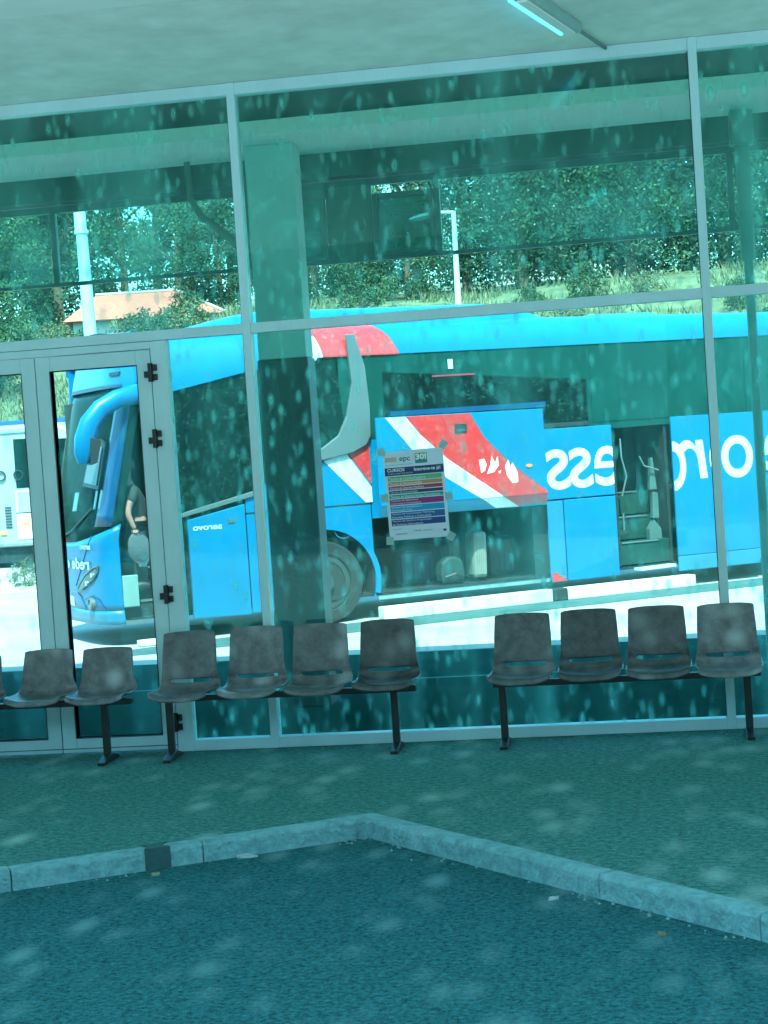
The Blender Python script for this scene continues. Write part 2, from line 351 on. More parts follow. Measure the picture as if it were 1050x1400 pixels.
tag(kb.build('kerb', KERB, bevel=.004), kind='structure')
_a = Vector(K2); _d = (Vector(K1)-_a).normalized(); _q = Vector((_d.y, -_d.x))*-1
_ks = [_a+_d*l+_q*w_ for l, w_ in ((1.19, .0), (1.24, .05), (1.20, .114), (1.34, .114), (1.31, .04), (1.33, .0))]
tag(MB().prism([(p.x, p.y) for p in _ks], -.098, .0165, 'z').build('kerb_stain', DARKP), kind='structure')

# ------------------------------------------------------------------ roof over forecourt and hall
rf = empty('canopy_roof', (0, 0, 4.6), 'pale rendered soffit of the station roof over the benches', 'roof')
box('soffit', CEIL, -25, 25, -10.5, .06, 0, .3, rf)
box('downstand_beam', BEAM, -25, 25, -3.6, -2.78, -.1, -.004, rf)
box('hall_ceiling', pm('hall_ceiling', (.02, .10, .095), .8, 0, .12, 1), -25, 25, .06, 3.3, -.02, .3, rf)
box('light_band', BEAM, -25, 25, 1.35, 2.5, -.13, -.023, rf)
box('edge_beam', ALU_IN, -25, 25, 3.0, 3.3, -.26, -.024, rf)
gt = MB().box(-25, 25, 3.31, 3.45, -.16, -.02)
for i in range(60): gt.box(-24.5+i*.83, -24.47+i*.83, 3.29, 3.46, -.19, -.01)
gt.build('gutter', PILL, rf)
fl = empty('ceiling_light', (-.555, -1.30, 4.60), 'long tube light fitting with cyan edge under the soffit', 'lamp', rz=math.atan2(1.63, .37)-PI/2)
box('housing', pm('fitting', (.35, .5, .5), .5), -.055, .055, -.62, .5, -.07, -.004, fl, bevel=.01)
MB().box(-.075, -.057, -.60, .46, -.075, -.012).build('tube', TUBE, fl)
box('reflector', BEAM, -.03, .03, -.58, .44, -.085, -.072, fl)
MB().tube([(-.0, .5, -.02), (-.0, .9, -.02), (0, 1.3, -.02)], .012).build('conduit', ALU_IN, fl)

# ------------------------------------------------------------------ glazed facade
fa = empty('glazed_facade', (0, 0, 0), 'tall glazed front of the station with pale blue aluminium frame', 'glass wall')
def fbar(name, x0, x1, z0, z1, y0=-.04, y1=.06, m=ALU): return MB().box(x0, x1, y0, y1, z0, z1).build(name, m, fa, bevel=.004)
mull = [-9.12, -5.99, -2.835, .295, 3.425, 6.55]
for x in mull:
    mo = fbar('mullion', x-.029, x+.029, 0, 4.598, -.045, .065)
    MB().box(x-.034, x-.0295, -.03, .02, .08, 4.51).build('gasket', BLACK, mo)
DX0, DX1 = -5.345, -3.415
fbar('jamb', -3.53, DX1, 0, 2.877, -.043); fbar('jamb', DX0, -5.22, 0, 2.877, -.043)
mx_ = sorted(mull)
for a, b in zip([-15]+mx_, mx_+[15]):
    a += .029; b -= .029
    fbar('head_rail', a, b, 4.515, 4.597); fbar('transom', a, b, 2.88, 2.95)
    segs = [(a, b)]
    if a < DX0 < b: segs = [(a, DX0), (DX1, b)]
    for (p, q) in segs:
        if q-p < .05: continue
        fbar('sill_rail', p, q, 0, .075)
        MB().box(p, q, .006, .016, .075, 2.88).build('pane', PANE, fa)
    MB().box(a, b, .006, .016, 2.95, 4.515).build('pane', PANE, fa)
fbar('door_head', -5.22, -3.53, 2.825, 2.877)

def door(label, x0, x1, hinge_side):
    d = empty('glazed_door', (x0, 0, 0), label, 'door', 'double door of the glass front')
    w_ = x1-x0; st = .105; f = MB(); y0, y1 = -.037, .045
    f.box(0, st, y0, y1, .02, 2.82).box(w_-st, w_, y0, y1, .02, 2.82).box(st, w_-st, y0, y1, 2.715, 2.82).box(st, w_-st, y0, y1, .02, .125)
    f.build('leaf_frame', ALU, d, bevel=.004)
    MB().box(st-.006, st, y0-.002, y1, .12, 2.72).box(w_-st, w_-st+.006, y0-.002, y1, .12, 2.72).box(st, w_-st, y0-.002, y1, .119, .125).box(st, w_-st, y0-.002, y1, 2.715, 2.721).build('gasket', BLACK, d)
    box('pane', PANED, st, w_-st, .004, .012, .125, 2.715, d)
    box('kick_line', ALU_IN, .0, w_, y0-.004, y0-.001, .045, .052, d)
    hx = w_+.004 if hinge_side > 0 else -.004
    for z in (.21, 1.11, 2.2, 2.66):
        h = MB().box(hx-.014, hx+.014, -.085, -.038, z-.065, z+.065)
        h.box(hx-.05, hx-.015, -.06, -.0385, z-.035, z+.01).box(hx+.015, hx+.045, -.06, -.044, z+.01, z+.055).box(hx+.015, hx+.045, -.06, -.044, z-.055, z-.012)
        h.build('hinge', BLACK, d, bevel=.003)
    return d
door('glazed door leaf with black hinges, nearest the bench seats', -4.372, -3.536, 1)
door('glazed door leaf with the white minibus showing through it', -5.214, -4.378, -1)

# ------------------------------------------------------------------ hall behind the glass
def pillar(name, x, y, wx, wy, label):
    p = empty(name, (x, y, 0), label, 'pillar')
    box('lower_shaft', PILL, -wx/2, wx/2, -wy/2, wy/2, .006, 2.78, p, bevel=.01)
    box('upper_shaft', pm('upper_cladding', (.42, .62, .60), .7, 0, .2, 2), -wx/2+.01, wx/2-.01, -wy/2+.01, wy/2-.01, 2.781, 4.469, p, bevel=.01)
pillar('pillar', -2.985, 1.95, .41, .3, 'dark clad square pillar behind the glass in front of the coach')
rw = empty('rear_glazing', (0, 3.2, 0), 'dark rear window frame high behind the glass front', 'window')
def rbar(nm, x0, x1, z0, z1, y0=-.03, y1=.03, m=ALU_IN): return MB().box(x0, x1, y0, y1, z0, z1).build(nm, m, rw)
rbar('rail', -15, 15, 3.625, 3.655); rbar('rail', -15, 15, 4.27, 4.33)
for x in (-8.2, -5.25, -3.55, -1.84, .62, 1.05, 3.6): rbar('mullion', x-.025, x+.025, 3.655, 4.27)
for a, b in ((-15, -8.225), (-8.175, -5.275), (-5.225, -3.575), (-1.815, .595), (.645, 1.025), (1.075, 3.575), (3.625, 15)):
    MB().box(a, b, -.004, .004, 3.655, 4.27).build('pane', PANEH, rw)
# solid part with two dark windows
wl = MB().box(-3.525, -2.78, -.02, .05, 4.2, 4.27).box(-2.80, -2.40, -.02, .05, 3.655, 4.27)
wl.build('infill_panel', PILLU, rw)
for a, b in ((-3.52, -2.81), (-2.39, -1.87)):
    wf = MB().box(a, a+.04, -.06, .02, 3.66, 4.19).box(b-.04, b, -.06, .02, 3.66, 4.19).box(a+.04, b-.04, -.06, .02, 4.15, 4.19).box(a+.04, b-.04, -.06, .02, 3.66, 3.70).build('casement', ALU_IN, rw)
    MB().box(a+.04, b-.04, -.02, -.01, 3.70, 4.15).build('glass', PANET, wf)
# pipes
dp = empty('vent_pipe', (.69, 2.3, 0), 'thin grey pipe with square cowl under the hall ceiling', 'pipe')
MB().tube([(0, 0, .01), (0, 0, 2.2), (0, 0, 4.2)], .038).build('pipe', PILLU, dp, smooth=True)
box('cowl', PILLU, -.09, .09, -.09, .09, 4.2, 4.46, dp, bevel=.01)
MB().tube([(0, 0, 3.3), (0, 0, 4.2)], .06).build('sleeve', PILLU, dp, smooth=True)
cp = tag(MB().tube([(-3.75, 2.2, 4.45), (-3.74, 2.2, 4.15), (-3.66, 2.2, 4.0), (-3.45, 2.2, 3.82), (-3.3, 2.2, 3.66), (-3.22, 2.2, 3.5), (-3.12, 2.15, 3.35), (-3.04, 2.1, 3.3)], [.025, .025, .03, .035, .04, .042, .04, .04], 10).build('drain_pipe', PILLU, smooth=True),
         'dark bent drain pipe running from ceiling to the pillar', 'pipe')

# ------------------------------------------------------------------ waiting benches
def seat_mesh(name, low=False):
    prof = [(-.245, .425, .40), (-.238, .452, .41), (-.20, .462, .42), (-.10, .452, .43), (.0, .447, .435), (.07, .452, .435), (.115, .475, .43), (.14, .515, .415), (.15, .56, .40), (.165, .63, .385), (.185, .71, .385), (.205, .79, .375), (.219, .855, .368), (.2205, .862, .366)]
    if low: prof = [(a, b if b < .5 else .5+(b-.5)*.74, c*(1 if b < .5 else .96)) for a, b, c in prof]
    nu = 12
    def fn(u, v):
        k = v*(len(prof)-1); i = min(int(k), len(prof)-2); q = k-i
        y, z, wd = [prof[i][m]*(1-q)+prof[i+1][m]*q for m in range(3)]
        x = (u-.5)*2; x = math.copysign(abs(x)**.5, x)
        back = min(1, max(0, (z-.46)/.12))
        zz = z+(1-back)*.035*abs(x)**3-back*.018*abs(x)**6*(1 if v > .93 else 0)
        yy = y-back*.055*x*x
        return (x*wd/2, yy, zz)
    m = MB(); nv = 26
    sk = None if low else (lambda i, j: 3 <= i <= nu-4 and j == 14)
    m.grid(fn, nu, nv, sk)
    return m
def bench(loc, xs_, legs, label, low=False, worn=0):
    b = empty('waiting_bench', (loc, 0, 0), label, 'bench', 'seat benches along the glass front')
    for i, x in enumerate(xs_):
        o = seat_mesh('seat', low).build('seat', SEAT, b, smooth=False, solid=.012, sub=1); o.data.shade_smooth()
        o.location = (x-loc, -.34, 0)
        o.data.transform(Matrix.Translation((0, 0, 5*i+loc*3))); o.location.z = -(5*i+loc*3)
        o.rotation_euler = (R(random.uniform(-1, 1)), 0, R(random.uniform(-2, 2)) + (PI*0))
    MB().box(min(xs_)-loc-.2, max(xs_)-loc+.2, -.37, -.31, .395, .435).build('beam', STEEL, b, bevel=.005)
    for x in xs_:
        pass
    for lx in legs:
        lg = MB().box(lx-loc-.024, lx-loc+.024, -.36, -.32, .03, .395).build('leg', STEEL, b, bevel=.004)
        MB().prism([(-.50, .0), (-.50, .02), (-.36, .055), (-.30, .055), (-.16, .02), (-.16, 0)], lx-loc-.026, lx-loc+.026, 'x').build('foot', STEEL, lg, bevel=.004)
    return b
bench(-1.9, [-3.34, -2.885, -2.43, -1.975], [-3.49, -1.93], 'bench of four dark moulded seats, nearer the door')
bench(0, [-1.06, -.61, -.165, .29], [-1.20, .40], 'bench of four worn dark seats below the poster side, right of the gap')
bench(-4.4, [-4.87, -4.40, -3.95], [-3.95, -5.0], 'lower bench of dark seats standing in front of the door leaves', True)
bench(1.4, [.79, 1.24, 1.69], [.70, 1.75], 'bench with one seat edge showing beyond the last bench leg and the tall mullion')

# ------------------------------------------------------------------ poster on the glass
po = empty('poster', (-1.735, -.012, 1.70), 'white course poster with coloured bars taped to the glass', 'poster')
po.rotation_euler = (0, R(-1.2), 0)
pw, ph = .415, .61
box('sheet', PAPER, -pw/2, pw/2, -.003, 0, -ph/2, ph/2, po)
def pr(u0, u1, v0, v1, mat, nm='print', d=.004): return box(nm, mat, -pw/2+u0*pw, -pw/2+u1*pw, -d, -.0032, ph/2-v1*ph, ph/2-v0*ph, po)
NAVY = flat('ink_navy', (.02, .04, .16)); INKW = flat('ink_white', (.8, .85, .88)); INKD = flat('ink_dark', (.03, .07, .09))
pr(0.01, .99, .185, .275, NAVY, 'title_band')
bars = [(.285, .335, (.13, .42, .22)), (.345, .385, (.52, .26, .12)), (.395, .435, (.38, .05, .10)), (.445, .48, (.05, .03, .12)), (.49, .53, (.0, .34, .25)), (.54, .605, (.30, .03, .20)), (.615, .68, (.0, .32, .60)), (.69, .76, (.01, .12, .36)), (.77, .84, (.02, .06, .24))]
names = [['Técnico de Cozinha/Pastelaria'], ['Técnico de Restaurante/Bar'], ['Técnico de Desenho Mecânico'], ['Técnico de Comunicação'], ['Técnico de Sistemas Solares Fotovoltaicos'], ['Técnico de Eletrónica,', 'Automação e Computadores'], ['Técnico de Instalações e', 'Construção Civil'], ['Técnico de Comunicação, Marketing,', 'Relações Públicas e Publicidade'], ['Técnico de Gestão e Programação', 'de Sistemas Informáticos']]
tx = MB()
def ptext(mb, s, u0, v0, u1, v1, bold=.0):
    put_text(mb, s, lambda x, y: (-pw/2+(u0+(u1-u0)*x)*pw, -.0052, ph/2-(v1-(v1-v0)*y)*ph), bold=bold)
for (a, b, c), nm in zip(bars, names):
    pr(.05, .95, a, b, flat('ink_bar', c), 'course_bar')
    h = (b-a)/(len(nm))
    for k, s in enumerate(nm): ptext(tx, s, .07, a+k*h+h*.22, min(.9, .07+len(s)*.021), a+(k+1)*h-h*.12)
tx.build('bar_lettering', INKW, po); tx = MB(); ptext(tx, 'CURSOS', .05, .195, .34, .232, .02); ptext(tx, 'DUPLA CERTIFICAÇÃO', .06, .245, .47, .262)
ptext(tx, 'Inscreve-te já!', .5, .20, .94, .25, .02)
tx.build('white_lettering', INKW, po)
td = MB(); ptext(td, 'epc', .27, .075, .45, .135, .01); td.build('school_initials', INKD, po); td = MB(); ptext(td, 'escola profissional', .04, .148, .47, .162); td.build('school_line', INKD, po); td = MB()
ptext(td, 'Apoios', .06, .87, .2, .885); ptext(td, 'cofinanciado', .1, .92, .3, .94); ptext(td, 'PRR  norte', .42, .9, .72, .915); td.build('footer_line', INKD, po)
pr(.03, .22, .07, .12, flat('ink_peach', (.55, .42, .36)), 'school_mark')
pr(.53, .73, .04, .10, flat('ink_olive', (.25, .33, .12)), 'badge'); pr(.53, .73, .10, .155, flat('ink_teal', (.02, .26, .30)), 'badge')
t3 = MB(); ptext(t3, '30!', .54, .05, .72, .115, .04); t3.build('badge_number', INKW, po)
pr(.90, .95, .91, .935, NAVY, 'flag_mark')
for (u, v, a) in ((-.02, .0, 0), (1.02, -.03, 40), (-.03, .52, 2), (1.04, .55, -3), (0.0, 1.0, 5), (1.02, 1.0, 35)):
    r_ = Matrix.Rotation(R(a), 3, 'Y')
    cx, cz = -pw/2+u*pw, ph/2-v*ph
    MB().box(cx-.025, cx+.025, -.0075, -.0055, cz-.028, cz+.028, rot=r_).build('tape', TAPE, po)

# ------------------------------------------------------------------ coach
bus = empty('coach', (OB.x, OB.y, -.1), 'cyan blue coach with red and white stripe and mirrored white lettering', 'coach', rz=R(33))
def bprism(nm, poly, mat, t0=0, t1=.03, bevel=.0, parent=bus): return MB().prism(poly, t0, t1, 'y').build(nm, mat, parent, bevel=bevel)
def rect(a, b, c, d): return [(a, c), (b, c), (b, d), (a, d)]
# dark inner core and floor
box('inner_wall', DARK, .7, 12, 1.0, 2.5, .32, 3.55, bus)
box('inner_wall', DARK, -.1, .70, 1.15, 2.45, .32, 2.9, bus)
MB().box(-.1, 12, .05, 2.5, .28, .318).build('underfloor', DARK, bus)
for a, b in ((.62, .66), (2.98, 3.02), (5.42, 5.46), (6.5, 6.54), (7.30, 7.34)): box('bulkhead', DARK, a, b, .035, 1.0, .33, 3.2, bus)
for a, b in ((3.02, 5.42), (.66, 2.98), (7.34, 12)): box('deck', DARK, a, b, .035, 1.0, 1.22 if a < 7 and a > 3 else 1.3, 1.27 if a < 7 and a > 3 else 1.35, bus)
# lower side panels
bprism('side_panel', [(.64, .24), (1.36, .22), (1.36, 1.54), (.64, 1.40)], BUSB, -.02, .02, .008)
bprism('window_sill', [(.5, 1.42), (1.52, 1.63), (1.52, 1.69), (.5, 1.47)], SILV, -.03, .02, .005)
bprism('door_strip', rect(.38, .62, .3, 2.86), BGLASS, -.01, .025)
MB().tube([(.5, -.05, .9), (.5, -.05, 1.35)], .018).build('door_rail', CHROME, bus)
MB().tube([(.46, -.05, .55), (.46, -.05, .85)], .018).build('door_rail', CHROME, bus)
def arch(cx, cz, r, a0=0, a1=180, n_=20): return [(cx+r*math.cos(R(a0+(a1-a0)*k/n_)), cz+r*math.sin(R(a0+(a1-a0)*k/n_))) for k in range(n_+1)]
fen = [(3.02, .24), (3.02, 1.42), (1.37, 1.42), (1.37, .24), (1.72, .24)]+arch(2.35, .5, .64, 190, -10)+[(2.98, .24)]
fen = [(1.38, .24), (1.72, .24)]+arch(2.35, .50, .66, 200, -20)+[(3.0, .26), (3.0, 1.41), (1.38, 1.41)]
bprism('wheel_arch_panel', fen, BUSB, 0, .02, 0)
MB().grid(lambda u, v: (2.35+(.65+.0*v)*math.cos(R(200-220*u)), -.0+.021+.7*v, .50+.65*math.sin(R(200-220*u))), 40, 1).build('wheel_housing', DARK, bus)
# proud arch lip
lp = MB(); a1_ = arch(2.35, .5, .65, 195, -15, 24); a2_ = arch(2.35, .5, .72, 195, -15, 24)
lp.prism(a1_+a2_[::-1], -.03, .001, 'y'); lp.build('arch_lip', BUSB, bus)
bprism('upper_side', [(1.38, 1.43), (3.02, 1.43), (3.02, 2.2), (2.86, 1.98), (1.9, 1.95), (1.55, 1.68), (1.38, 1.64)], BUSB, 0, .02)
bprism('hinge_line', rect(1.4, 3.0, 1.413, 1.427), DARK, .004, .03)
fl_ = MB().disc((2.62, 1.15), .13, -.002, .001, 28, r1=.12).build('filler_cap', BUSL, bus)
# white and red stripe behind the fin, below the belt
bprism('white_stripe', [(2.42, 1.98), (2.72, 2.06), (3.03, 1.62), (3.03, 1.44), (2.94, 1.44)], WHITE, -.004, -.001)
bprism('red_stripe', [(2.74, 2.06), (2.88, 2.16), (3.03, 2.18), (3.03, 1.66)], RED, -.004, -.001)
# wheels
def wheel(s):
    wh = MB(); wh.disc((s, .5), .5, .06, .36, 40).disc((s, .5), .5, .03, .06, 40, r1=.34); t_ = wh.build('wheel', RUB, bus, bevel=.02)
    MB().disc((s, .5), .33, .05, .3, 32, r1=.27).disc((s, .5), .27, .12, .3, 32).build('rim', RIM, t_)
    nb = MB().disc((s, .5), .11, .02, .12, 20).disc((s, .5), .235, .1, .121, 28)
    for k in range(10): nb.disc((s+.2*math.cos(k*PI/5), .5+.2*math.sin(k*PI/5)), .022, .09, .12, 8)
    nb.build('hub', RIM, t_)
wheel(2.35); wheel(9.45)
# driver side glazing + window band
bprism('driver_window', [(.40, 2.90), (.40, 1.46), (.5, 1.47), (1.52, 1.69), (1.56, 3.10), (.5, 2.94)], BGLASS, .021, .04)
bprism('side_window', [(1.6, 1.72), (1.9, 1.97), (2.55, 2.0), (2.74, 2.25), (2.66, 3.2), (1.6, 3.12)], BGLASS, .005, .03)
bprism('window_post', rect(1.53, 1.6, 1.6, 3.14), BGLASS2, .0, .03)
bprism('window_band', [(2.66, 2.1), (12, 2.2), (12, 3.27), (2.7, 3.24)], BGLASS2, .012, .03)
for a, b, z1a, z1b in ((3.28, 6.15, 3.02, 2.80),):
    bprism('side_window', [(a, 2.32), (b, 2.24), (b, z1b), (a, z1a)], BGLASS, .004, .0115)
bprism('side_window', [(6.22, 2.24), (8.55, 2.24), (8.55, 3.05), (6.22, 3.12)], BGLASS2, .004, .0115)
bprism('side_window', [(8.62, 2.24), (11.2, 2.24), (11.2, 3.05), (8.62, 3.1)], BGLASS2, .004, .0115)
bprism('drip_rail', [(3.3, 2.47), (5.48, 2.47), (5.48, 2.54), (3.3, 2.53)], BUSD, -.10, .003)
bprism('belt_trim', rect(5.46, 6.15, 2.205, 2.26), DARK, -.012, .0035)
bprism('cove_frame_notice', rect(3.95, 4.55, 2.93, 2.95), flat('notice_red', (.3, .02, .05)), .001, .0035)
bprism('ceiling_reading_lamp', rect(4.18, 4.25, 3.02, 3.14), WHITE, .0, .0035)
# silver fin
bprism('fin', [(2.80, 3.50), (2.92, 3.50), (3.03, 3.1), (3.06, 2.6), (3.05, 2.25), (2.98, 2.14), (2.80, 2.06), (2.40, 1.99), (1.95, 2.0), (2.0, 2.09), (2.40, 2.14), (2.62, 2.28), (2.74, 2.5), (2.84, 2.9)], SILV, -.05, .003, .012)
# cove and roof
def cove(s0, s1, mat, nm, zb0, zb1, n_=6, off=0, zt=3.65):
    m = MB()
    def fn(u, v):
        s_ = s0+(s1-s0)*u; zb = zb0+(zb1-zb0)*u; a = v*PI/2
        zt_ = zt-.012*max(0, s_-5.5)
        return (s_, .45*(1-math.cos(a))-off, zb+(zt_-zb+off)*math.sin(a)**.85)
    m.grid(fn, n_, 10); return m.build(nm, mat, bus, smooth=True)
cove(-.02, 1.56, BUSB, 'roof_cove', 2.80, 3.115)
bprism('door_header', [(-.0, 2.70), (.40, 2.70), (.40, 2.90), (-.0, 2.82)], BUSD, .02, .04)
cove(1.56, 12, BUSB, 'roof_cove', 3.115+.0, 3.27, 20) if False else cove(1.56, 2.42, BUSB, 'roof_cove', 3.115, 3.2)
cove(2.42, 12, BUSB, 'roof_cove', 3.235, 3.27, 20)
cv = lambda s0, s1, b0, b1, m, nm: cove(s0, s1, m, nm, b0, b1, 4, .006)
def covepatch(nm, mat, sb0, sb1, st0, st1, off=.007):
    m = MB()
    def fn(u, v):
        a = v*PI/2*.72
        s_ = (sb0+(sb1-sb0)*u)*(1-v)+(st0+(st1-st0)*u)*v
        zb = 3.2 if s_ < 2.42 else 3.235
        return (s_, .45*(1-math.cos(a))-off, zb+(3.65-zb+off)*math.sin(a)**.85)
    m.grid(fn, 6, 10); m.build(nm, mat, bus, smooth=True)
covepatch('roof_white_stripe', WHITE, 2.30, 2.50, 2.20, 2.36)
covepatch('roof_red_stripe', RED, 2.505, 3.52, 2.365, 3.26)
rf_ = MB()
rf_.grid(lambda u, v: (-.02+12*u, .45+1.65*v, (3.65 if u*12 < 5.5 else 3.65-.012*(u*12-5.5))+.05*math.sin(PI*v)), 24, 8); rf_.build('roof', BUSB, bus, smooth=True)
hp = MB()
hp.grid(lambda u, v: (.9+5.0*u, .35+1.85*v, 3.63+.24*min(1, u*5, (1-u)*6)**.6*min(1, 6*v, 6*(1-v))**.5), 24, 16); hp.build('air_unit', BUSB, bus, smooth=True)
h2 = MB(); h2.grid(lambda u, v: (6.6+1.2*u, .5+1.5*v, 3.60+.09*min(1, u*7, (1-u)*7)**.6*min(1, 6*v, 6*(1-v))**.5), 16, 8); h2.build('roof_hatch', BUSB, bus, smooth=True)
box('far_side', BUSB, 0, 12, 2.5, 2.55, .3, 3.3, bus); box('rear_wall', BUSB, 12, 12.05, 0, 2.55, .3, 3.3, bus)
MB().grid(lambda u, v: (-.02+12*u, 2.55-.45*(1-math.cos(v*PI/2)), 3.25+.39*math.sin(v*PI/2)), 4, 8).build('roof_cove', BUSB, bus, smooth=True)
# middle and rear side panels
def panel(a, b, z0, z1, t0=-.01, nm='side_panel', m=BUSB): return bprism(nm, rect(a, b, z0, z1), m, t0, t0+.03, .008)
panel(5.46, 6.48, 1.28, 2.19); panel(5.46, 5.70, .25, 1.265, .005, m=BUSL); panel(5.705, 6.48, .22, 1.265)
panel(7.33, 8.62, .40, 2.24, -.11); panel(7.33, 8.62, .20, .395, -.11, m=BUSL)
panel(8.63, 8.86, .40, 2.24, .0); panel(8.63, 8.80, .24, .395, .005, m=BUSL)
panel(8.87, 12, 1.42, 2.24, .0)
fen2 = [(8.82, .24), (8.83, .3)]+arch(9.45, .50, .63, 195, -15)+[(10.2, .24), (12, .24), (12, 1.405), (8.87, 1.405), (8.84, .8)]
bprism('wheel_arch_panel', fen2, BUSB, .0, .02)
MB().grid(lambda u, v: (9.45+.63*math.cos(R(200-220*u)), .025+.7*v, .50+.63*math.sin(R(200-220*u))), 24, 1).build('wheel_housing', DARK, bus)
bprism('side_panel', rect(3.02, 5.45, 1.235, 2.2), BUSB, .01, .028)
# middle door recess with steps and handrails
dr = box('middle_doorway', DARK2, 6.54, 7.30, .80, .85, .33, 3.0, bus)
for k, (z, t) in enumerate(((.34, .05), (.66, .28), (.98, .5))): box('step', DARK2, 6.54, 7.30, t, .79, z, z+.30, dr)
ed = MB()
for z, t in ((.64, .047), (.965, .277), (1.285, .497)): ed.box(6.56, 7.12, t-.012, t-.001, z-.018, z)
ed.build('step_edge', SILV, dr)
MB().tube([(6.62, .02, 2.0), (6.60, -.02, 1.75), (6.66, -.02, 1.5), (6.60, .02, 1.25)], .012).tube([(6.60, .02, .8), (6.60, .02, 1.02)], .012).tube([(7.2, .05, 1.55), (6.98, .05, 1.62), (6.92, .06, 1.75)], .012).build('handrail', SILV, dr)
st_ = MB().prism([(7.02, .35), (7.24, .35), (7.22, .78), (7.12, .9), (7.04, .78)], .1, .18, 'y').prism([(7.08, 1.3), (7.19, 1.3), (7.17, 1.52), (7.15, 1.72), (7.12, 1.72)], .1, .16, 'y').prism([(7.1, .92), (7.2, .92), (7.2, 1.25), (7.12, 1.27)], .1, .16, 'y').build('folding_seat', pm('folding_seat_grey', (.05, .10, .095), .6, 0, .2, 5), dr)
bprism('ramp_edge', [(6.7, .265), (7.25, .275), (7.25, .31), (6.7, .30)], WHITE, -.16, .0)
# raised luggage flap
hf = empty('coach_tmp', (0, 0, 0), 'x', 'x'); bpy.data.objects.remove(hf)
fb = bprism('luggage_flap', [(3.03, 1.38), (5.35, 1.38), (5.35, 2.45), (3.03, 2.46)], BUSB, -.25, -.22, .006)
MB().add([(3.03, -.25, 1.377), (5.35, -.25, 1.377), (5.35, -.19, 1.23), (3.03, -.19, 1.25), (3.03, -.22, 1.377), (5.35, -.22, 1.377), (5.35, -.16, 1.235), (3.03, -.16, 1.255)], [(0, 1, 2, 3), (4, 5, 6, 7), (0, 3, 7, 4), (1, 2, 6, 5), (3, 2, 6, 7)]).build('flap_edge', BUSL, fb)
def fprism(nm, poly, m, d=.253): return bprism(nm, poly, m, -d, -.2505, 0, fb)
zl = 1.381
fprism('white_stripe', [(3.16, 2.453), (3.43, 2.453), (3.62, 2.22), (3.97, 1.90), (4.4, 1.60), (4.72, zl), (4.40, zl), (3.95, 1.66), (3.5, 2.04)], WHITE)
fprism('red_stripe', [(3.432, 2.452), (4.31, 2.449), (4.5, 2.13), (4.84, 1.79), (5.35, 1.40), (5.35, zl), (4.722, zl), (4.4, 1.602), (3.97, 1.903), (3.622, 2.222)], RED)
def eprism(nm, pts, m):
    q = []
    for s_, z_ in pts:
        k = (1.377-z_)/.137; q.append((s_, -.2535+.06*k, z_))
    MB().add(q, [tuple(range(len(q)))]).build(nm, m, fb)
eprism('white_stripe', [(4.41, 1.376), (4.72, 1.376), (4.95, 1.24), (4.62, 1.245)], WHITE)
eprism('red_stripe', [(4.722, 1.376), (5.348, 1.376), (5.348, 1.24), (4.952, 1.242)], pm('bus_red_shaded', (.40, .06, .08), .5, 0, .1))  # duller red copy painted for shade on the inward-slanting edge
bprism('flap_handle', rect(4.09, 4.26, 2.21, 2.325), BLACK, -.262, -.2535, .004, fb)
bprism('grip', rect(4.12, 4.23, 2.23, 2.26), LENS, -.268, -.2625, 0, fb)
tor = [[(4.40, 1.86), (4.47, 1.87), (4.50, 1.80), (4.47, 1.72), (4.42, 1.70)], [(4.50, 1.68), (4.55, 1.78), (4.58, 1.90), (4.62, 1.80), (4.66, 1.89), (4.67, 1.78), (4.60, 1.70)], [(4.66, 1.70), (4.70, 1.71), (4.68, 1.67)], [(4.76, 1.76), (4.81, 1.84), (4.83, 1.74), (4.87, 1.80), (4.93, 1.66), (4.93, 1.55), (4.85, 1.54), (4.78, 1.64)]]
tb = MB()
for p in tor: tb.prism(p, -.2555, -.2532, 'y')
tb.build('torn_sticker', pm('torn_white', (.7, .78, .75), .8), fb)
MB().prism([(5.10+.045*math.cos(a*.52), 1.745+.022*math.sin(a*.52)) for a in range(12)], -.262, -.2505, 'y').build('marker_lamp', ORANGE, fb)
MB().tube([(3.2, -.2, 2.3), (3.25, .02, 2.0)], .012).tube([(5.2, -.2, 2.3), (5.15, .02, 2.0)], .012).build('flap_arm', STEEL, fb)
bprism('hold_sill', rect(3.02, 5.42, .235, .275), PILLU, -.03, .0)
bprism('hold_partition', rect(5.25, 5.42, .28, 1.2), RUB, .03, .06)
bprism('red_corner', [(5.47, .225), (5.70, .225), (5.50, .36)], RED, -.003, .0045)
# lettering (reads mirrored in the photograph)
lt = MB()
def glyph(ch, s0, s1, z0, z1, t, clip=None, mirror=True, slant=0.0): put_text(lt, ch, lambda x, y: (s0+(s1-s0)*x, t, z0+(z1-z0)*y), mirror, clip, .008, slant)
glyph('s', 5.49, 5.83, 1.40, 1.92, -.0125, slant=-.10); glyph('s', 5.83, 6.17, 1.40, 1.92, -.0125, slant=-.10)
glyph('e', 6.19, 6.60, 1.40, 1.92, -.0125, clip=((.30, -1),))
glyph('o', 7.10, 7.53, 1.26, 1.92, -.1125, clip=((.46, 1),))
glyph('r', 7.48, 7.86, 1.40, 1.92, -.1125, slant=-.14)
glyph('o', 7.90, 8.34, 1.37, 1.94, -.1125, clip=((.62, -1),))
glyph('o', 8.09, 8.60, 1.37, 1.94, -.1125)
glyph('e', 8.88, 9.26, 1.38, 1.95, -.0025, slant=-.06)
glyph('e', 9.3, 9.7, 1.38, 1.95, -.0025)
glyph('d', 9.74, 10.12, 1.38, 2.1, -.0025); glyph('e', 10.16, 10.54, 1.38, 1.95, -.0025); glyph('r', 10.6, 10.85, 1.38, 1.95, -.0025)
lt.build('lettering', WHITE, bus)
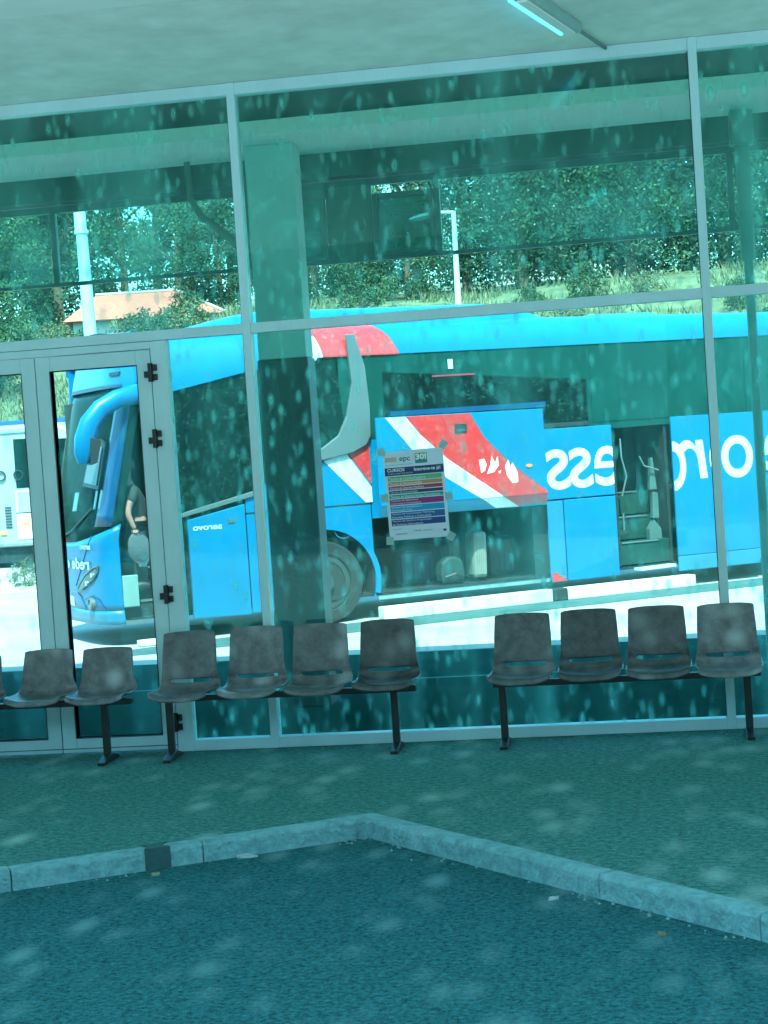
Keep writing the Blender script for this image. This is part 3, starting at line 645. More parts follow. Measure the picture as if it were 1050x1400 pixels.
l2 = MB(); put_text(l2, 'aerovo', lambda x, y: (.70+.36*x, -.0225, 1.27+.05*y), True, None, .01); l2.build('badge', WHITE, bus)
MB().box(1.14, 1.22, -.03, -.0205, 1.33, 1.38).build('lock', LENS, bus)
# ---- nose
def nose_s(t, z, off=0):
    q = abs((t-1.275)/1.275); bulge = (1-min(1, q)**3.2)**.42
    rk = 0 if z < 1.25 else (z-1.25)*.235
    low = .05*max(0, .6-z)
    return -.20-(.30+off)*bulge+rk+low
def nose(nm, z0f, z1f, mat, nv=8, off=0, t0=0, t1=1, nu=44):
    m = MB()
    def fn(u, v):
        uu = t0+(t1-t0)*u; th = PI*uu; t = 1.275-1.29*math.copysign(abs(math.cos(th))**.75, math.cos(th)); t = max(0.0, min(2.55, t))
        z = z0f(t)+(z1f(t)-z0f(t))*v
        return (nose_s(t, z, off)-off*.5, t, z)
    m.grid(fn, nu, nv); return m.build(nm, mat, bus, smooth=True, solid=.012)
belt = lambda t: 1.42-.22*math.sin(PI*min(1, max(0, t/2.55)))**.5 if 0 < t < 2.55 else 1.42
nose('front_skirt', lambda t: .26, lambda t: .42, BUSL, 3)
nose('front_panel', lambda t: .425, belt, BUSB, 12)
nose('windscreen', lambda t: belt(t)+.005, lambda t: 3.0, WSCR, 14)
nose('front_hood', lambda t: 3.005, lambda t: 3.36, BUSB, 6, .012)
MB().grid(lambda u, v: (lambda t, k: (nose_s(t, 3.36, .012)*(1-k)+.15*k, t, 3.36+.29*math.sin(k*PI/2)))(.0+2.55*u, v), 30, 8).build('front_hood', BUSB, bus, smooth=True)
# A-pillar: dark blue raked post at the near corner
ap = MB(); ap.grid(lambda u, v: (nose_s(.02+.20*u, 1.40+1.55*v)-.02, .0+.26*u*(1-.4*v), 1.40+1.55*v), 5, 10); ap.build('windscreen_pillar', BUSD, bus, smooth=True, solid=.01)
def onnose(t, z, d=.02): return Vector((nose_s(t, z)-d, t, z))
def npoly(nm, pts, mat, d=.02, par=bus, th=.01):
    m = MB(); q = [onnose(t, z, d) for t, z in pts]; q2 = [p+Vector((.03, 0, 0)) for p in q]; k = len(q)
    m.add(q+q2, [tuple(range(k))]+[(i, (i+1) % k, (i+1) % k+k, i+k) for i in range(k)]); return m.build(nm, mat, par)
hl = npoly('headlight', [(0.800, 0.649), (0.664, 0.737), (0.477, 0.840), (0.281, 0.920), (0.171, 0.947), (0.188, 0.876), (0.273, 0.798), (0.443, 0.729), (0.630, 0.663)], BLACK, .022)
npoly('lens', [(0.766, 0.662), (0.655, 0.726), (0.477, 0.822), (0.290, 0.894), (0.205, 0.916), (0.222, 0.863), (0.290, 0.807), (0.443, 0.741), (0.622, 0.677)], LENS, .027, hl)
rim_ = [(0.800, 0.649), (0.664, 0.737), (0.477, 0.840), (0.281, 0.920), (0.171, 0.947), (0.188, 0.876), (0.273, 0.798), (0.443, 0.729), (0.630, 0.663), (0.800, 0.649)]
MB().tube([onnose(t, z, .028) for t, z in rim_], .009, 6).build('trim', SILV, hl)
for t in (.30, .46):
    p = onnose(t, .80, .03); MB().disc((t, .84-.1*(t>.4)), .03, p.x-.01, p.x+.02, 16, 'x').build('bulb', CHROME, hl)
npoly('headlight', [(1.69, .66), (1.85, .76), (2.07, .87), (2.30, .94), (2.41, .84), (2.1, .68), (1.9, .63)], LENS, .022)
p = onnose(.38, .50, .02); fg = MB().disc((.38, .50), .075, p.x-.03, p.x+.03, 20, 'x', r1=.055).build('fog_lamp', SILV, bus)
MB().disc((.38, .50), .054, p.x-.02, p.x+.03, 16, 'x').build('lens', LENS, fg)
sm = MB()
sm.tube([onnose(t, z, .012) for t, z in ((1.1, .62), (.85, .62), (.70, .56), (.60, .43))], .006, 5)
sm.tube([onnose(t, z, .012) for t, z in ((.62, .55), (.35, .60), (.2, .56), (.12, .43))], .006, 5)
sm.tube([onnose(t, z, .012) for t, z in ((.30, 1.31), (.42, 1.15), (.66, .9), (.9, .70))], .006, 5)
sm.build('panel_seam', BUSD, bus)
lr = MB()
put_text(lr, 'rede e', lambda x, y: tuple(onnose(.62+1.0*(1-x), .90+.13*y, .026)), False, None, .02)
put_text(lr, 'aerovo', lambda x, y: tuple(onnose(.40+.34*(1-x), 1.13+.05*y, .026)), False, None, .01)
lr.v = [(v[0], v[1], v[2]) for v in lr.v]
# flip so that it reads mirrored from outside
lr2 = MB()
put_text(lr2, 'rede e', lambda x, y: tuple(onnose(.36+.86*(1-x), .90+.14*y, .026)), True, None, .02)
put_text(lr2, 'aerovo', lambda x, y: tuple(onnose(.30+.30*(1-x), 1.14+.05*y, .026)), True, None, .01)
lr2.build('lettering', WHITE, bus)
npoly('brand_mark', [(.20, 3.15), (.42, 3.15), (.42, 3.19), (.20, 3.19)], BLACK, .045)
box('number_plate', WHITE, -.515, -.505, 1.05, 1.5, .45, .56, bus)
# wipers and inner things seen through the windscreen
MB().tube([onnose(t, z, .03) for t, z in ((1.5, 1.24), (.9, 1.36), (.35, 1.62))], .012, 6).build('wiper', BLACK, bus)
npoly('sun_blind', [(.12, 2.35), (.12, 2.62), (.75, 2.72), (.8, 2.40)], PILLU, .016)
npoly('dash_reflection', [(.3, 1.60), (1.1, 1.58), (1.1, 1.80), (.3, 1.82)], pm('dash_patch', (.05, .14, .13), .3), .016)  # reflected dash painted as a paler patch on the windscreen
mi = npoly('inner_mirror', [(.22, 1.83), (.22, 2.35), (.36, 2.42), (.62, 2.38), (.68, 1.88)], BLACK, .06)
npoly('mirror_glass', [(.27, 1.88), (.27, 2.31), (.38, 2.36), (.58, 2.33), (.63, 1.92)], SILV, .066, mi)
# antenna mirror arm
ar = MB(); pts = [(.22, .05, 2.92), (.08, -.02, 2.90), (-.12, -.06, 2.86), (-.32, -.07, 2.76), (-.46, -.07, 2.60), (-.53, -.07, 2.42), (-.56, -.07, 2.25), (-.57, -.07, 2.14)]
ar.tube(pts, [.12, .12, .11, .11, .12, .125, .115, .06], 14, .8); am = ar.build('mirror_arm', BUSB, bus, smooth=True)
MB().prism([(-.50, 2.12), (-.50, 2.45), (-.36, 2.40), (-.42, 2.15)], -.16, .02, 'y').build('mirror_glass', BLACK, am, bevel=.01)
# front doorway: steps, grab rails
for k in range(3): box('step', DARK, -.17+.0*k, .38, .12+.3*k, 1.1, .30+.22*k, .515+.22*k, bus)
box('step_edge', SILV, -.15, .36, .105, .119, .49, .513, bus)
box('step_plate', PILLU, -.19, -.0, -.0, .03, .45, .82, bus, bevel=.01)
bprism('door_threshold', rect(-.17, .38, .25, .29), SILV, -.02, .1)

# person standing in the coach doorway
def W(s, t, z): p = OB+e*s+n*t; return Vector((p.x, p.y, z-.1))
def skinned(nm, joints, edges, mat, parent=None, sub=2):
    me = bpy.data.meshes.new(nm); me.from_pydata([j[0] for j in joints], edges, []); me.materials.append(mat)
    o = bpy.data.objects.new(nm, me); COL.objects.link(o); o.parent = parent
    s_ = o.modifiers.new('skin', 'SKIN'); s_.use_smooth_shade = True
    for i, j in enumerate(joints):
        r = j[1]; me.skin_vertices[0].data[i].radius = (r, r) if not isinstance(r, tuple) else r
    me.skin_vertices[0].data[0].use_root = True
    q = o.modifiers.new('sub', 'SUBSURF'); q.levels = sub; q.render_levels = sub
    return o
pz = .62
pe = empty('person', W(.02, .30, 0)+Vector((0, 0, pz)), 'person in black clothes in the coach doorway holding a grey bag', 'person', rz=R(33))
# local: x along coach (towards its rear), y inwards, z up ; bending forward slightly, seen from the side
J = [((.10, .0, .78), (.13, .15)), ((.09, 0, .98), (.12, .15)), ((.05, 0, 1.15), (.11, .17)), ((.03, 0, 1.24), (.06, .07)), ((.01, 0, 1.31), (.055, .055)), ((.0, 0, 1.38), (.08, .075)), ((-.005, 0, 1.47), (.085, .075)), ((.01, 0, 1.54), (.05, .05)),
     ((.04, -.19, 1.17), .055), ((-.06, -.22, .98), .045), ((-.07, -.24, .90), .04), ((-.02, -.25, .76), .032), ((.0, -.25, .72), .028),
     ((.04, .19, 1.17), .055), ((.0, .23, .93), .042), ((-.08, .2, .75), .03),
     ((.10, -.09, .70), .09), ((.09, -.10, .38), .062), ((.10, -.10, .07), .042), ((.0, -.10, .035), .035),
     ((.10, .09, .70), .09), ((.10, .10, .38), .062), ((.12, .10, .07), .042), ((.02, .10, .035), .035)]
E_ = [(0, 1), (1, 2), (2, 3), (3, 4), (4, 5), (5, 6), (6, 7), (2, 8), (8, 9), (9, 10), (10, 11), (11, 12), (2, 13), (13, 14), (14, 15), (0, 16), (16, 17), (17, 18), (18, 19), (0, 20), (20, 21), (21, 22), (22, 23)]
body = skinned('body', J, E_, SKIN, pe)
CJ = [(a, tuple(x*1.12 for x in r) if isinstance(r, tuple) else r*1.25) for a, r in J]
sh = skinned('shirt', [((.11, 0, .74), (.175, .185)), ((.10, 0, .95), (.15, .18)), CJ[2], (J[3][0], (.075, .085)), CJ[8], ((-.03, -.215, 1.03), .062), CJ[13], CJ[14], CJ[15]], [(0, 1), (1, 2), (2, 3), (2, 4), (4, 5), (2, 6), (6, 7), (7, 8)], CLOTH, pe)
tr_ = skinned('trousers', [((.11, 0, .76), (.18, .19)), CJ[16], CJ[17], CJ[18], CJ[20], CJ[21], CJ[22]], [(0, 1), (1, 2), (2, 3), (0, 4), (4, 5), (5, 6)], CLOTH, pe)
for yy in (-.1, .1): MB().tube([(.16, yy, .05), (.08, yy, .055), (-.02, yy, .045), (-.07, yy, .035)], [.05, .058, .052, .03], 12).build('shoe', BLACK, pe, smooth=True)
hr = MB(); hr.grid(lambda u, v: (.02+.098*math.sin(v*PI*.62)*math.cos(2*PI*u), .09*math.sin(v*PI*.62)*math.sin(2*PI*u), 1.465+.105*math.cos(v*PI*.62)), 20, 10); hr.build('hair', HAIR, pe, smooth=True, solid=.01)
for yy in (-.03, .03): MB().tube([(-.088, yy-.008, 1.462), (-.088, yy+.008, 1.462)], .008, 6).build('eye', BLACK, pe)
MB().tube([(-.085, 0, 1.46), (-.108, 0, 1.43), (-.09, 0, 1.42)], [.008, .014, .008], 8).build('nose', SKIN, pe)
MB().tube([(.005, -.083, 1.44), (.005, -.09, 1.475)], [.012, .016], 8).build('ear', SKIN, pe)
MB().tube([(-.078, -.022, 1.395), (-.082, 0, 1.393), (-.078, .022, 1.395)], .006, 6).build('mouth', flat('lips', (.35, .12, .1)), pe)
for k, (dx, dy, ln) in enumerate(((-.022, -.012, .062), (-.008, -.016, .07), (.008, -.014, .066), (.022, -.008, .052))):
    b0 = Vector((.0+dx, -.25+dy*.5, .715)); MB().tube([b0, b0+Vector((dx*.2, dy, -ln*.45)), b0+Vector((dx*.1+.004, dy+.02, -ln*.8)), b0+Vector((0, dy+.035, -ln*.62))], [.0095, .009, .0085, .007], 8).build('finger', SKIN, pe, smooth=True)
MB().tube([(-.02, -.245, .73), (-.034, -.225, .70), (-.024, -.212, .675)], [.011, .010, .008], 8).build('thumb', SKIN, pe, smooth=True)
bg_ = tag(MB().build('tmp', CLOTH)) ; bpy.data.objects.remove(bg_)
bagp = empty('cloth_bag', W(.03, .05, pz+.02), 'limp grey cloth bag hanging from the hand of the person', 'bag', rz=R(33)); bagp.scale = (.8, .8, .8); bagp.location.z += .13
def bagf(u, v):
    a = 2*PI*u; wv = math.sin(PI*min(1, v*1.05+.03))**.6; wx = .05+.13*wv*(1 if v < .8 else 1-(v-.8)*2.4)
    return (.06*v+wx*math.cos(a)*(1+.1*math.sin(3*a+v*5)), .045*wv*math.sin(a), .64-.46*v+.02*math.sin(a*2))
MB().grid(bagf, 24, 14).build('sack', BAGM, bagp, smooth=True)
MB().tube([(0.04, 0, .63), (-.02, .0, .70), (-.04, .0, .66), (-.03, 0, .60)], .006, 6).build('strap', WHITE, bagp)
MB().tube([(.16, 0, .36), (.14, -.02, .25), (.10, -.02, .18), (.15, -.02, .15), (.20, -.02, .145)], .008, 6).build('strap', SILV, bagp)

# luggage in the hold
def suitcase(s, t, wd, h, mat, label, tilt=0):
    o = empty('suitcase', W(s, t, .33), label, 'suitcase', 'luggage in the coach hold', R(33))
    MB().box(-wd/2, wd/2, 0, .28, .03, h).build('shell', mat, o, bevel=.05)
    rb = MB()
    for k in range(4): rb.box(-wd/2+.05+k*(wd-.12)/3, -wd/2+.07+k*(wd-.12)/3, -.008, .0, .08, h-.08)
    rb.build('rib', mat, o)
    MB().tube([(-.06, .1, h), (-.05, .1, h+.05), (.05, .1, h+.05), (.06, .1, h)], .01, 6).build('handle', BLACK, o)
    for x in (-wd/2+.04, wd/2-.04): MB().disc((x, .03), .028, .05, .08, 12).build('wheel', RUB, o)
    o.rotation_euler = (0, R(tilt), R(33))
suitcase(4.52, .12, .20, .62, CASE, 'pale upright suitcase with dark band in the luggage hold', 2)
suitcase(4.28, .30, .18, .55, flat('case_grey', (.04, .06, .06)), 'narrow grey suitcase beside the pale one', -3)
suitcase(3.75, .35, .46, .42, flat('case_navy', (.006, .015, .04)), 'low navy suitcase deep in the luggage hold')
suitcase(4.98, .4, .36, .52, flat('case_black', (.02, .03, .03)), 'black suitcase at the rear end of the luggage hold')
_dm = MB(); _c = W(4.1, .16, .34)
_pr = [(-.15, 0), (.15, 0), (.17, .12), (.15, .27), (.06, .33), (-.06, .33), (-.15, .26), (-.17, .12)]
_vs = [_c+Vector((e.x*a-n.x*b_, e.y*a-n.y*b_, z_)) for b_ in (-.09, .09) for a, z_ in _pr]
_dm.add(_vs, [tuple(range(8)), tuple(range(15, 7, -1))]+[(i_, i_+8, (i_+1) % 8+8, (i_+1) % 8) for i_ in range(8)])
dufl = tag(_dm.build('backpack', flat('pack_green', (.008, .03, .026)), bevel=.03), 'small dark green backpack standing in the hold', 'backpack', 'luggage in the coach hold')
MB().tube([W(3.98, .05, .42), W(4.1, .0, .46), W(4.22, .05, .42)], .02, 8).build('pocket_strap', BLACK, dufl); MB().tube([W(4.05, .1, .59), W(4.1, .1, .65), W(4.15, .1, .59)], .012, 8).build('loop', BLACK, dufl)

# sunlit ground beside the coach, built as pale raised strips; step block
def kb_prism(nm, a, b, t0, t1, z0, z1, mat, label):
    m = MB(); q = [bq(a, t0), bq(b, t0), bq(b, t1), bq(a, t1)]; m.prism(q, z0, z1, 'z'); return tag(m.build(nm, mat, bevel=.01), label, 'kerb', 'sunlit ground strips and block beside the coach')
kb_prism('lit_ground_strip', 2.95, 5.30, -.30, -.13, -.095, .06, LITGROUND, 'sunlit ground built as a low white strip below the open luggage hold')
kb_prism('lit_ground_strip', 5.52, 7.45, -.30, -.13, -.095, .055, LITGROUND, 'sunlit ground built as a low white strip up to the middle doorway')
kb_prism('lit_ground_strip', -.1, .75, -.26, -.1, -.095, -.03, LITGROUND, 'short strip of sunlit ground built low and white at the coach entrance')
kb_prism('wheel_chock', 5.31, 5.51, -.32, -.12, -.095, .06, RUB, 'dark rubber block between the white strips')

# ------------------------------------------------------------------ things beyond: minibus, blue coach, poles, house, shed
mb_ = empty('minibus', (-13.4, 24.6, -.1), 'white minibus parked far behind the glass doors', 'minibus', rz=R(-3))
MB().prism([(-8, .45), (1.02, .45), (1.12, .8), (1.14, 1.6), (1.08, 2.5), (.95, 2.90), (.65, 3.03), (-8, 3.03)], 0, 2.1, 'y').build('body', VANW, mb_, bevel=.08)
for a, b, z0, z1, m_ in ((-2.4, -.68, 1.68, 2.72, WSCR), (-.30, .55, 1.69, 2.73, WSCR), (.66, .96, 1.70, 2.68, WSCR)): bprism('window', rect(a, b, z0, z1), m_, -.015, .02, .02, mb_)
bprism('door_panel', rect(-.34, .57, .60, 1.64), flat('van_door', (.55, .68, .66)), -.02, .01, .02, mb_)
bprism('door_recess', rect(-.28, .5, 1.20, 1.62), VANW, -.03, -.018, .01, mb_)
vt = MB()
for k in range(8): vt.box(-.59, -.45, -.02, .0, .86+k*.06, .885+k*.06)
vt.build('vent', BLACK, mb_)
bprism('side_line', rect(-.34, .57, 1.155, 1.18), BLACK, -.024, .0, 0, mb_)
bprism('roof_line', rect(-8, .6, 2.86, 2.885), PILLU, -.03, .0, 0, mb_)
for x, z in ((-.72, .72), (-.2, .9)): bprism('marker_lamp', rect(x, x+.14, z, z+.07), ORANGE, -.03, 0, 0, mb_)
for x in (-.62, -.22): MB().disc((x, 1.97), .11, -.05, -.02, 20, r1=.085).build('round_handle', BLACK, mb_)
for x in (-4.6, .35):
    t_ = MB().disc((x, .42), .42, .05, .3, 28).build('wheel', RUB, mb_); MB().disc((x, .42), .24, .03, .05, 20).build('hubcap', RIM, t_)
box('bumper', DARK, -7.5, 1.0, .15, 1.9, .12, .44, mb_)
bc = empty('parked_coach', (-18.4, 27.8, -.1), 'roof of a dark blue coach behind the white minibus', 'coach', rz=R(-3))
MB().prism([(-8, .4), (6.6, .4), (6.9, 1.2), (6.8, 2.9), (6.5, 3.2), (-8, 3.2)], 0, 2.4, 'y').build('body', BUSD, bc, bevel=.1)
bprism('window_band', rect(-8, 6.6, 1.5, 2.7), WSCR, -.02, .01, 0, bc)
pl = empty('lamp_post', (-11.9, 25, -.14), 'thick pale blue pole standing behind the left upper pane', 'pole')
MB().tube([(0, 0, 0), (-.03, 0, 3), (-.09, 0, 7.1)], [.17, .155, .12], 14).build('pole', POLEB, pl, smooth=True)
MB().tube([(-.10, 0, 7.08), (-.10, 0, 7.75)], [.13, .12], 14).build('pole_cap', POLE, pl, smooth=True)
MB().tube([(-.09, 0, 7.0), (-.09, 0, 7.07)], .15, 14).build('collar', POLE, pl, smooth=True)
pl = empty('street_lamp', (-4.12, 25, -.14), 'slim street lamp with a single arm above the coach roof', 'street lamp')
MB().tube([(0, 0, 0), (0, 0, 4), (.03, 0, 6.8)], [.09, .07, .045], 12).build('pole', POLE, pl, smooth=True)
MB().tube([(.03, 0, 6.78), (-.25, 0, 6.80), (-.5, 0, 6.76)], .03, 8).build('arm', POLE, pl, smooth=True)
MB().tube([(-.35, 0, 6.77), (-.6, 0, 6.74), (-.88, 0, 6.70)], [.05, .07, .04], 10, 1.6).build('lamp_head', WHITE, pl, smooth=True)
hs = empty('house', (-16.5, 45, 4.80), 'small white house with an orange hipped roof on the slope', 'house', rz=R(12))
box('wall', PLASTER, -2.3, 2.3, 0, 4, -1, 1.75, hs)
MB().add([(-2.6, -.3, 1.75), (2.6, -.3, 1.75), (2.6, 4.3, 1.75), (-2.6, 4.3, 1.75), (-1.7, 1.9, 2.72), (1.0, 1.9, 2.72)], [(0, 1, 5, 4), (1, 2, 5), (2, 3, 4, 5), (3, 0, 4), (0, 3, 2, 1)]).build('roof', ROOFT, hs)
MB().tube([(-1.7, 1.9, 2.74), (1.0, 1.9, 2.74)], .06, 6).tube([(1.0, 1.9, 2.74), (2.6, -.3, 1.78)], .05, 6).build('ridge', PLASTER, hs)
box('chimney', PLASTER, 1.2, 1.6, 2.4, 2.8, 1.9, 2.95, hs)
box('window', WSCR, -1, -.2, -.02, 0, .5, 1.4, hs)
# ivy-clad shed / pale block at the tree line
sb = empty('pale_building', (-6.6, 78, 9.5), 'long cream building above the treetops on the hill', 'building', rz=R(3))
box('wall', PLASTER, -1.5, 6.3, 0, 6, -2, 8.5, sb)
box('roof', PILLU, -1.8, 6.6, -.3, 6.3, 8.5, 8.8, sb)
for k in range(4): box('window', WSCR, -.6+k*1.9, .2+k*1.9, -.03, 0, 5.6, 7.0, sb)
cb = empty('utility_box', (-5.1, 37, hz(-5.1, 37)), 'round topped grey green cabinet on the grassy slope', 'cabinet')
MB().prism([(-.62, 0), (.62, 0), (.62, 1.1), (.45, 1.5), (-.45, 1.5), (-.62, 1.1)], 0, .8, 'y').build('body', PILLU, cb, bevel=.05)
box('door', HALLF, -.45, .45, -.03, 0, .2, 1.1, cb)
# column added behind the viewer, unseen, only for a pale reflection in the glass
rc = empty('reflection_column', (-.40, -20.4, -.1), 'added concrete column behind the viewer giving a pale reflection in the glass', 'column')
MB().tube([(0, 0, .3), (0, 0, 9)], .42, 24).build('reflection_shaft', pm('reflection_concrete', (.6, .66, .6), .9, 0, .12, 1.5), rc, smooth=True)
box('reflection_base', KERB, -.6, .6, -.6, .6, 0, .3, rc, bevel=.02)

# ------------------------------------------------------------------ vegetation
def leaf_quads(mb, c, r, rnd, nrm=None):
    a = Vector((rnd.gauss(0, 1), rnd.gauss(0, 1), rnd.gauss(0, 1))).normalized(); b = a.orthogonal().normalized()
    b = (Matrix.Rotation(rnd.uniform(0, 6.28), 3, a) @ b); d = a.cross(b)
    mb.add([c-b*r, c+d*r*.5, c+b*r, c-d*r*.5], [(0, 1, 2, 3)])
def crown_broad(seed, h, rad, n_, leaf, base=.25):
    rnd = random.Random(seed); mb = MB(); cl = []
    for k in range(34):
        th = rnd.uniform(0, 2*PI); v = rnd.uniform(base, 1); rr = rad*math.sin(PI*min(.97, max(.12, (v-base)/(1-base)*.8+.15)))*rnd.uniform(.35, 1)
        cl.append((Vector((rr*math.cos(th), rr*math.sin(th), h*v*.95)), rad*rnd.uniform(.16, .36)))
    for k in range(n_):
        c, r = rnd.choice(cl); d = Vector((rnd.gauss(0, 1), rnd.gauss(0, 1), rnd.gauss(0, .8))).normalized()*r*rnd.uniform(.55, 1.1)
        leaf_quads(mb, c+d, leaf*rnd.uniform(.6, 1.4), rnd)
    return mb
def crown_fir(seed, h, rad, n_, leaf):
    rnd = random.Random(seed); mb = MB()
    for L in range(16):
        z = h*(.12+.86*L/16); R_ = rad*(1-L/16.5)**.8*rnd.uniform(.8, 1.1); m = 7
        for b in range(m):
            th = 2*PI*b/m+rnd.uniform(0, 1)+L; ln = R_*rnd.uniform(.65, 1.15)
            for q in range(max(6, int(n_/16/m))):
                u = rnd.random()**.7; p = Vector((math.cos(th)*ln*u, math.sin(th)*ln*u, z-ln*.28*u*u+rnd.gauss(0, .06*rad)))
                p += Vector((rnd.gauss(0, 1), rnd.gauss(0, 1), rnd.gauss(0, .4)))*ln*.11
                leaf_quads(mb, p, leaf*rnd.uniform(.6, 1.3), rnd)
    return mb
def trunk(h, r, seed):
    rnd = random.Random(seed); mb = MB().tube([(0, 0, -.5), (rnd.uniform(-.1, .1), 0, h*.4), (rnd.uniform(-.2, .2), rnd.uniform(-.2, .2), h*.85)], [r, r*.7, r*.2], 8)
    for k in range(6):
        z = h*rnd.uniform(.3, .7); a = rnd.uniform(0, 6.28); l = h*rnd.uniform(.15, .28)
        mb.tube([(0, 0, z), (math.cos(a)*l*.5, math.sin(a)*l*.5, z+l*.5), (math.cos(a)*l, math.sin(a)*l, z+l*.8)], [r*.4, r*.25, r*.08], 6)
    return mb
def proto(nm, cmb, mat, h, r, seed):
    o = bpy.data.objects.new(nm, None); COL.objects.link(o)
    cmb.build('crown', mat, o); trunk(h, r, seed).build('trunk', BARK, o); return o
P_ = {'broad': [proto('broadleaf_tree', crown_broad(s, 6, 2.7, 12000, .075, .12), LEAF2 if s % 2 else LEAF1, 6, .2, s) for s in (1, 2, 3)],
      'fir': [proto('fir_tree', crown_fir(s, 8, 2.7, 16000, .075), LEAF1, 8, .2, s) for s in (11, 12)],
      'bush': [proto('bush', crown_broad(s, 1.5, .9, 2400, .05, .05), LEAF2 if s == 21 else LEAF3, 1.2, .05, s) for s in (21, 22)]}
used = set(); desc = []
def plant(kind, k, x, y, sc, label, group, rz=None, sz=1):
    p = P_[kind][k]
    if p.name in used: o = copy_tree(p)
    else: o = p; used.add(p.name)
    o.location = (x, y, hz(x, y)-.1 if y > 29 or y < -30 else -.05); o.scale = (sc, sc, sc*sz); o.rotation_euler = (0, 0, random.uniform(0, 6.28) if rz is None else rz)
    tag(o, label, 'tree' if kind != 'bush' else 'bush', group)
rnd = random.Random(5)
G1 = 'firs on the hill'; G2 = 'leafy trees on the hill'; G3 = 'bushes on the grass slope'
firs = [(-6.6, 51, 1.0), (-4.4, 47.5, 1.05), (-2.6, 50, 1.15), (-.9, 47, 1.0), (.9, 50, 1.1), (2.7, 48, 1.05), (4.6, 51, 1.1), (-8.6, 53, .95), (-5.2, 58, 1.3), (-1.6, 58, 1.35), (2.4, 58, 1.3), (-22.5, 54, .9), (6.8, 50, 1.1), (-12, 60, 1.0)]
for i, (x, y, s_) in enumerate(firs): plant('fir', i % 2, x, y, s_, 'dark green fir in the dense row on the hill behind the coach', G1, sz=.95)
brd = [(-22.5, 46, .85), (-20.3, 48, .95), (-18.6, 50, .9), (-16.2, 48.5, .75), (-14.4, 47, .62), (-12.8, 48.5, .62), (-11.2, 47, .6), (-9.6, 48.5, .6), (-8.2, 47.5, .6), (-25, 50, .9), (-23.6, 42, .62), (-21.5, 40.5, .62), (-19.6, 39.5, .6), (-15.5, 53, .8), (-10.5, 53, .7), (-19, 56, 1.05), (-24, 57, 1.1), (-13, 55, .8)]
for i, (x, y, s_) in enumerate(brd): plant('broad', i % 3, x, y, s_, 'round leafy tree among others on the hill slope behind the glass', G2)
for i, x in enumerate((-24, -17, -11, -6, 0, 6, 12, 19)): plant('broad', i % 3, x, -33.5-(i*7 % 5), 1.5, 'added tree behind the viewer, darkening reflections in the glass', 'trees added behind the viewer')  # unseen trees added to block bright sky in the glass reflections
bs = [(-15.8+i*1.15+rnd.uniform(-.4, .4), rnd.uniform(37, 44), rnd.uniform(.45, .95)) for i in range(19)]+[(-18.6, 42, .9), (-17.3, 41.4, .8), (-16.1, 42, .85), (-14.6, 43, 1.0), (-4.6, 37.6, .8), (-2.0, 36.5, .8), (-.6, 36, .9), (.6, 36.5, 1.1), (2, 37, 1.2), (3.2, 38, 1.2)]
for i, (x, y, s_) in enumerate(bs): plant('bush', i % 2, x, y, s_, 'low bush growing on the dry grass slope above the coach', G3)
for i, (x, y) in enumerate([(-11.9, 18.3), (-11.2, 18.0), (-12.6, 18.7), (-10.6, 18.6), (-9.9, 18.2), (-13.3, 18.2)]):
    plant('bush', i % 2, x, y, rnd.uniform(.16, .32), 'small weed tuft on the dry verge before the minibus', 'weeds on the verge')
# dry grass on the slope: one mass
gm = MB(); rg = random.Random(3)
for k in range(26000):
    x = rg.uniform(-24, 7); y = rg.uniform(30, 46)
    if noise.noise(Vector((x*.5, y*.5, 3))) < -.12: continue
    z = hz(x, y); h = rg.uniform(.12, .42); a = rg.uniform(0, 3.14); dx, dy = math.cos(a)*.03, math.sin(a)*.03; lx, ly = rg.gauss(0, .3)*h, rg.gauss(0, .3)*h
    gm.add([(x-dx, y-dy, z-.03), (x+dx, y+dy, z-.03), (x+lx, y+ly, z+h)], [(0, 1, 2)])
tag(gm.build('grass', LEAF3), 'dry grass covering the slope behind the coach', 'grass', kind='stuff')

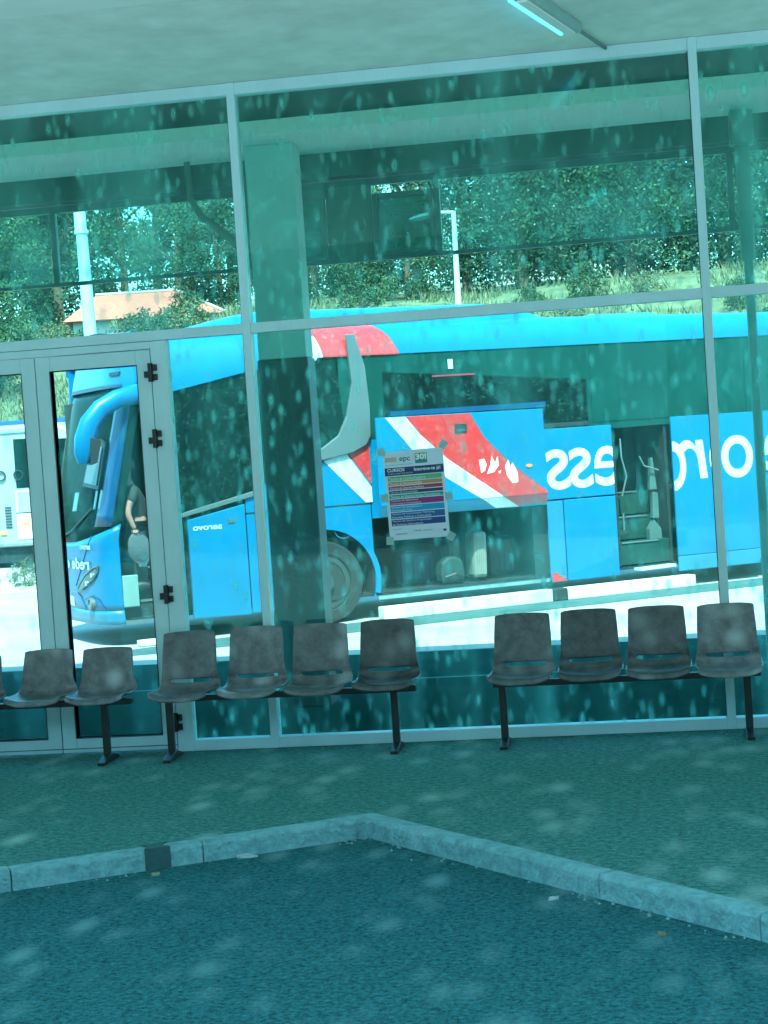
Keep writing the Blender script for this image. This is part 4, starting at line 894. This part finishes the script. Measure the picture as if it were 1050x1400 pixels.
gr = MB(); rg2 = random.Random(9)
for k in range(80):
    a_, b_ = (Vector(K2), Vector(K1)) if k % 2 else (Vector(K2), Vector(K3)); d_ = (b_-a_).normalized(); q_ = Vector((d_.y, -d_.x))*(-1 if k % 2 else 1)
    p = a_+d_*rg2.uniform(0, 4.2)+q_*(.115+abs(rg2.gauss(0, .05))); r_ = rg2.uniform(.004, .011); z_ = -.1
    gr.add([(p.x-r_, p.y, z_), (p.x+r_*.4, p.y-r_, z_), (p.x+r_, p.y+r_*.5, z_), (p.x, p.y, z_+r_*1.2)], [(0, 1, 3), (1, 2, 3), (2, 0, 3), (0, 2, 1)])
tag(gr.build('grit', KERB), 'loose grit gathered along the foot of the kerb', 'grit', kind='stuff')
# ------------------------------------------------------------------ litter on the forecourt
def litter(nm, x, y, z, sx, sy_, mat, label, cat, rz=0):
    m = MB(); rr = random.Random(int(x*100)); k = 9
    pts = [(sx*math.cos(2*PI*i/k)*rr.uniform(.55, 1), sy_*math.sin(2*PI*i/k)*rr.uniform(.55, 1)) for i in range(k)]
    m.add([(a, b, .003+rr.uniform(0, .012)) for a, b in pts]+[(0, 0, .012)]+[(a, b, 0) for a, b in pts], [(i, (i+1) % k, k) for i in range(k)]+[tuple(range(k+1, 2*k+1))]+[(i, (i+1) % k, k+1+(i+1) % k, k+1+i) for i in range(k)])
    o = m.build(nm, mat); o.location = (x, y, z); o.rotation_euler = (0, 0, rz); tag(o, label, cat); return o
litter('paper_scrap', -2.38, -2.92, -.099, .075, .04, WHITE, 'crumpled white paper scrap lying against the left kerb', 'litter')
litter('cigarette_end', -.66, -3.98, -.099, .035, .015, WHITE, 'tiny pale litter piece by the middle of the right kerb', 'litter', .8)
litter('dry_leaf', -.16, -4.62, -.099, .04, .02, flat('leaf_brown', (.2, .17, .08)), 'small brown dry leaf by the lower part of the right kerb', 'leaf', 2)
litter('dry_leaf', -2.78, -3.27, -.099, .03, .03, flat('leaf_tan', (.3, .3, .2)), 'small pale leaf beside the dark stain on the left kerb', 'leaf', 1)
for (x, y, a, b, lb) in ((-2.42, -6.2, .09, .03, 'dark oil spot at the bottom left of the asphalt'), (-1.5, -5.88, .26, .05, 'long thin dark oil mark on the asphalt below the kerb corner')):
    litter('oil_spot', x, y, -.0995, a, b, DARKP, lb, 'stain')
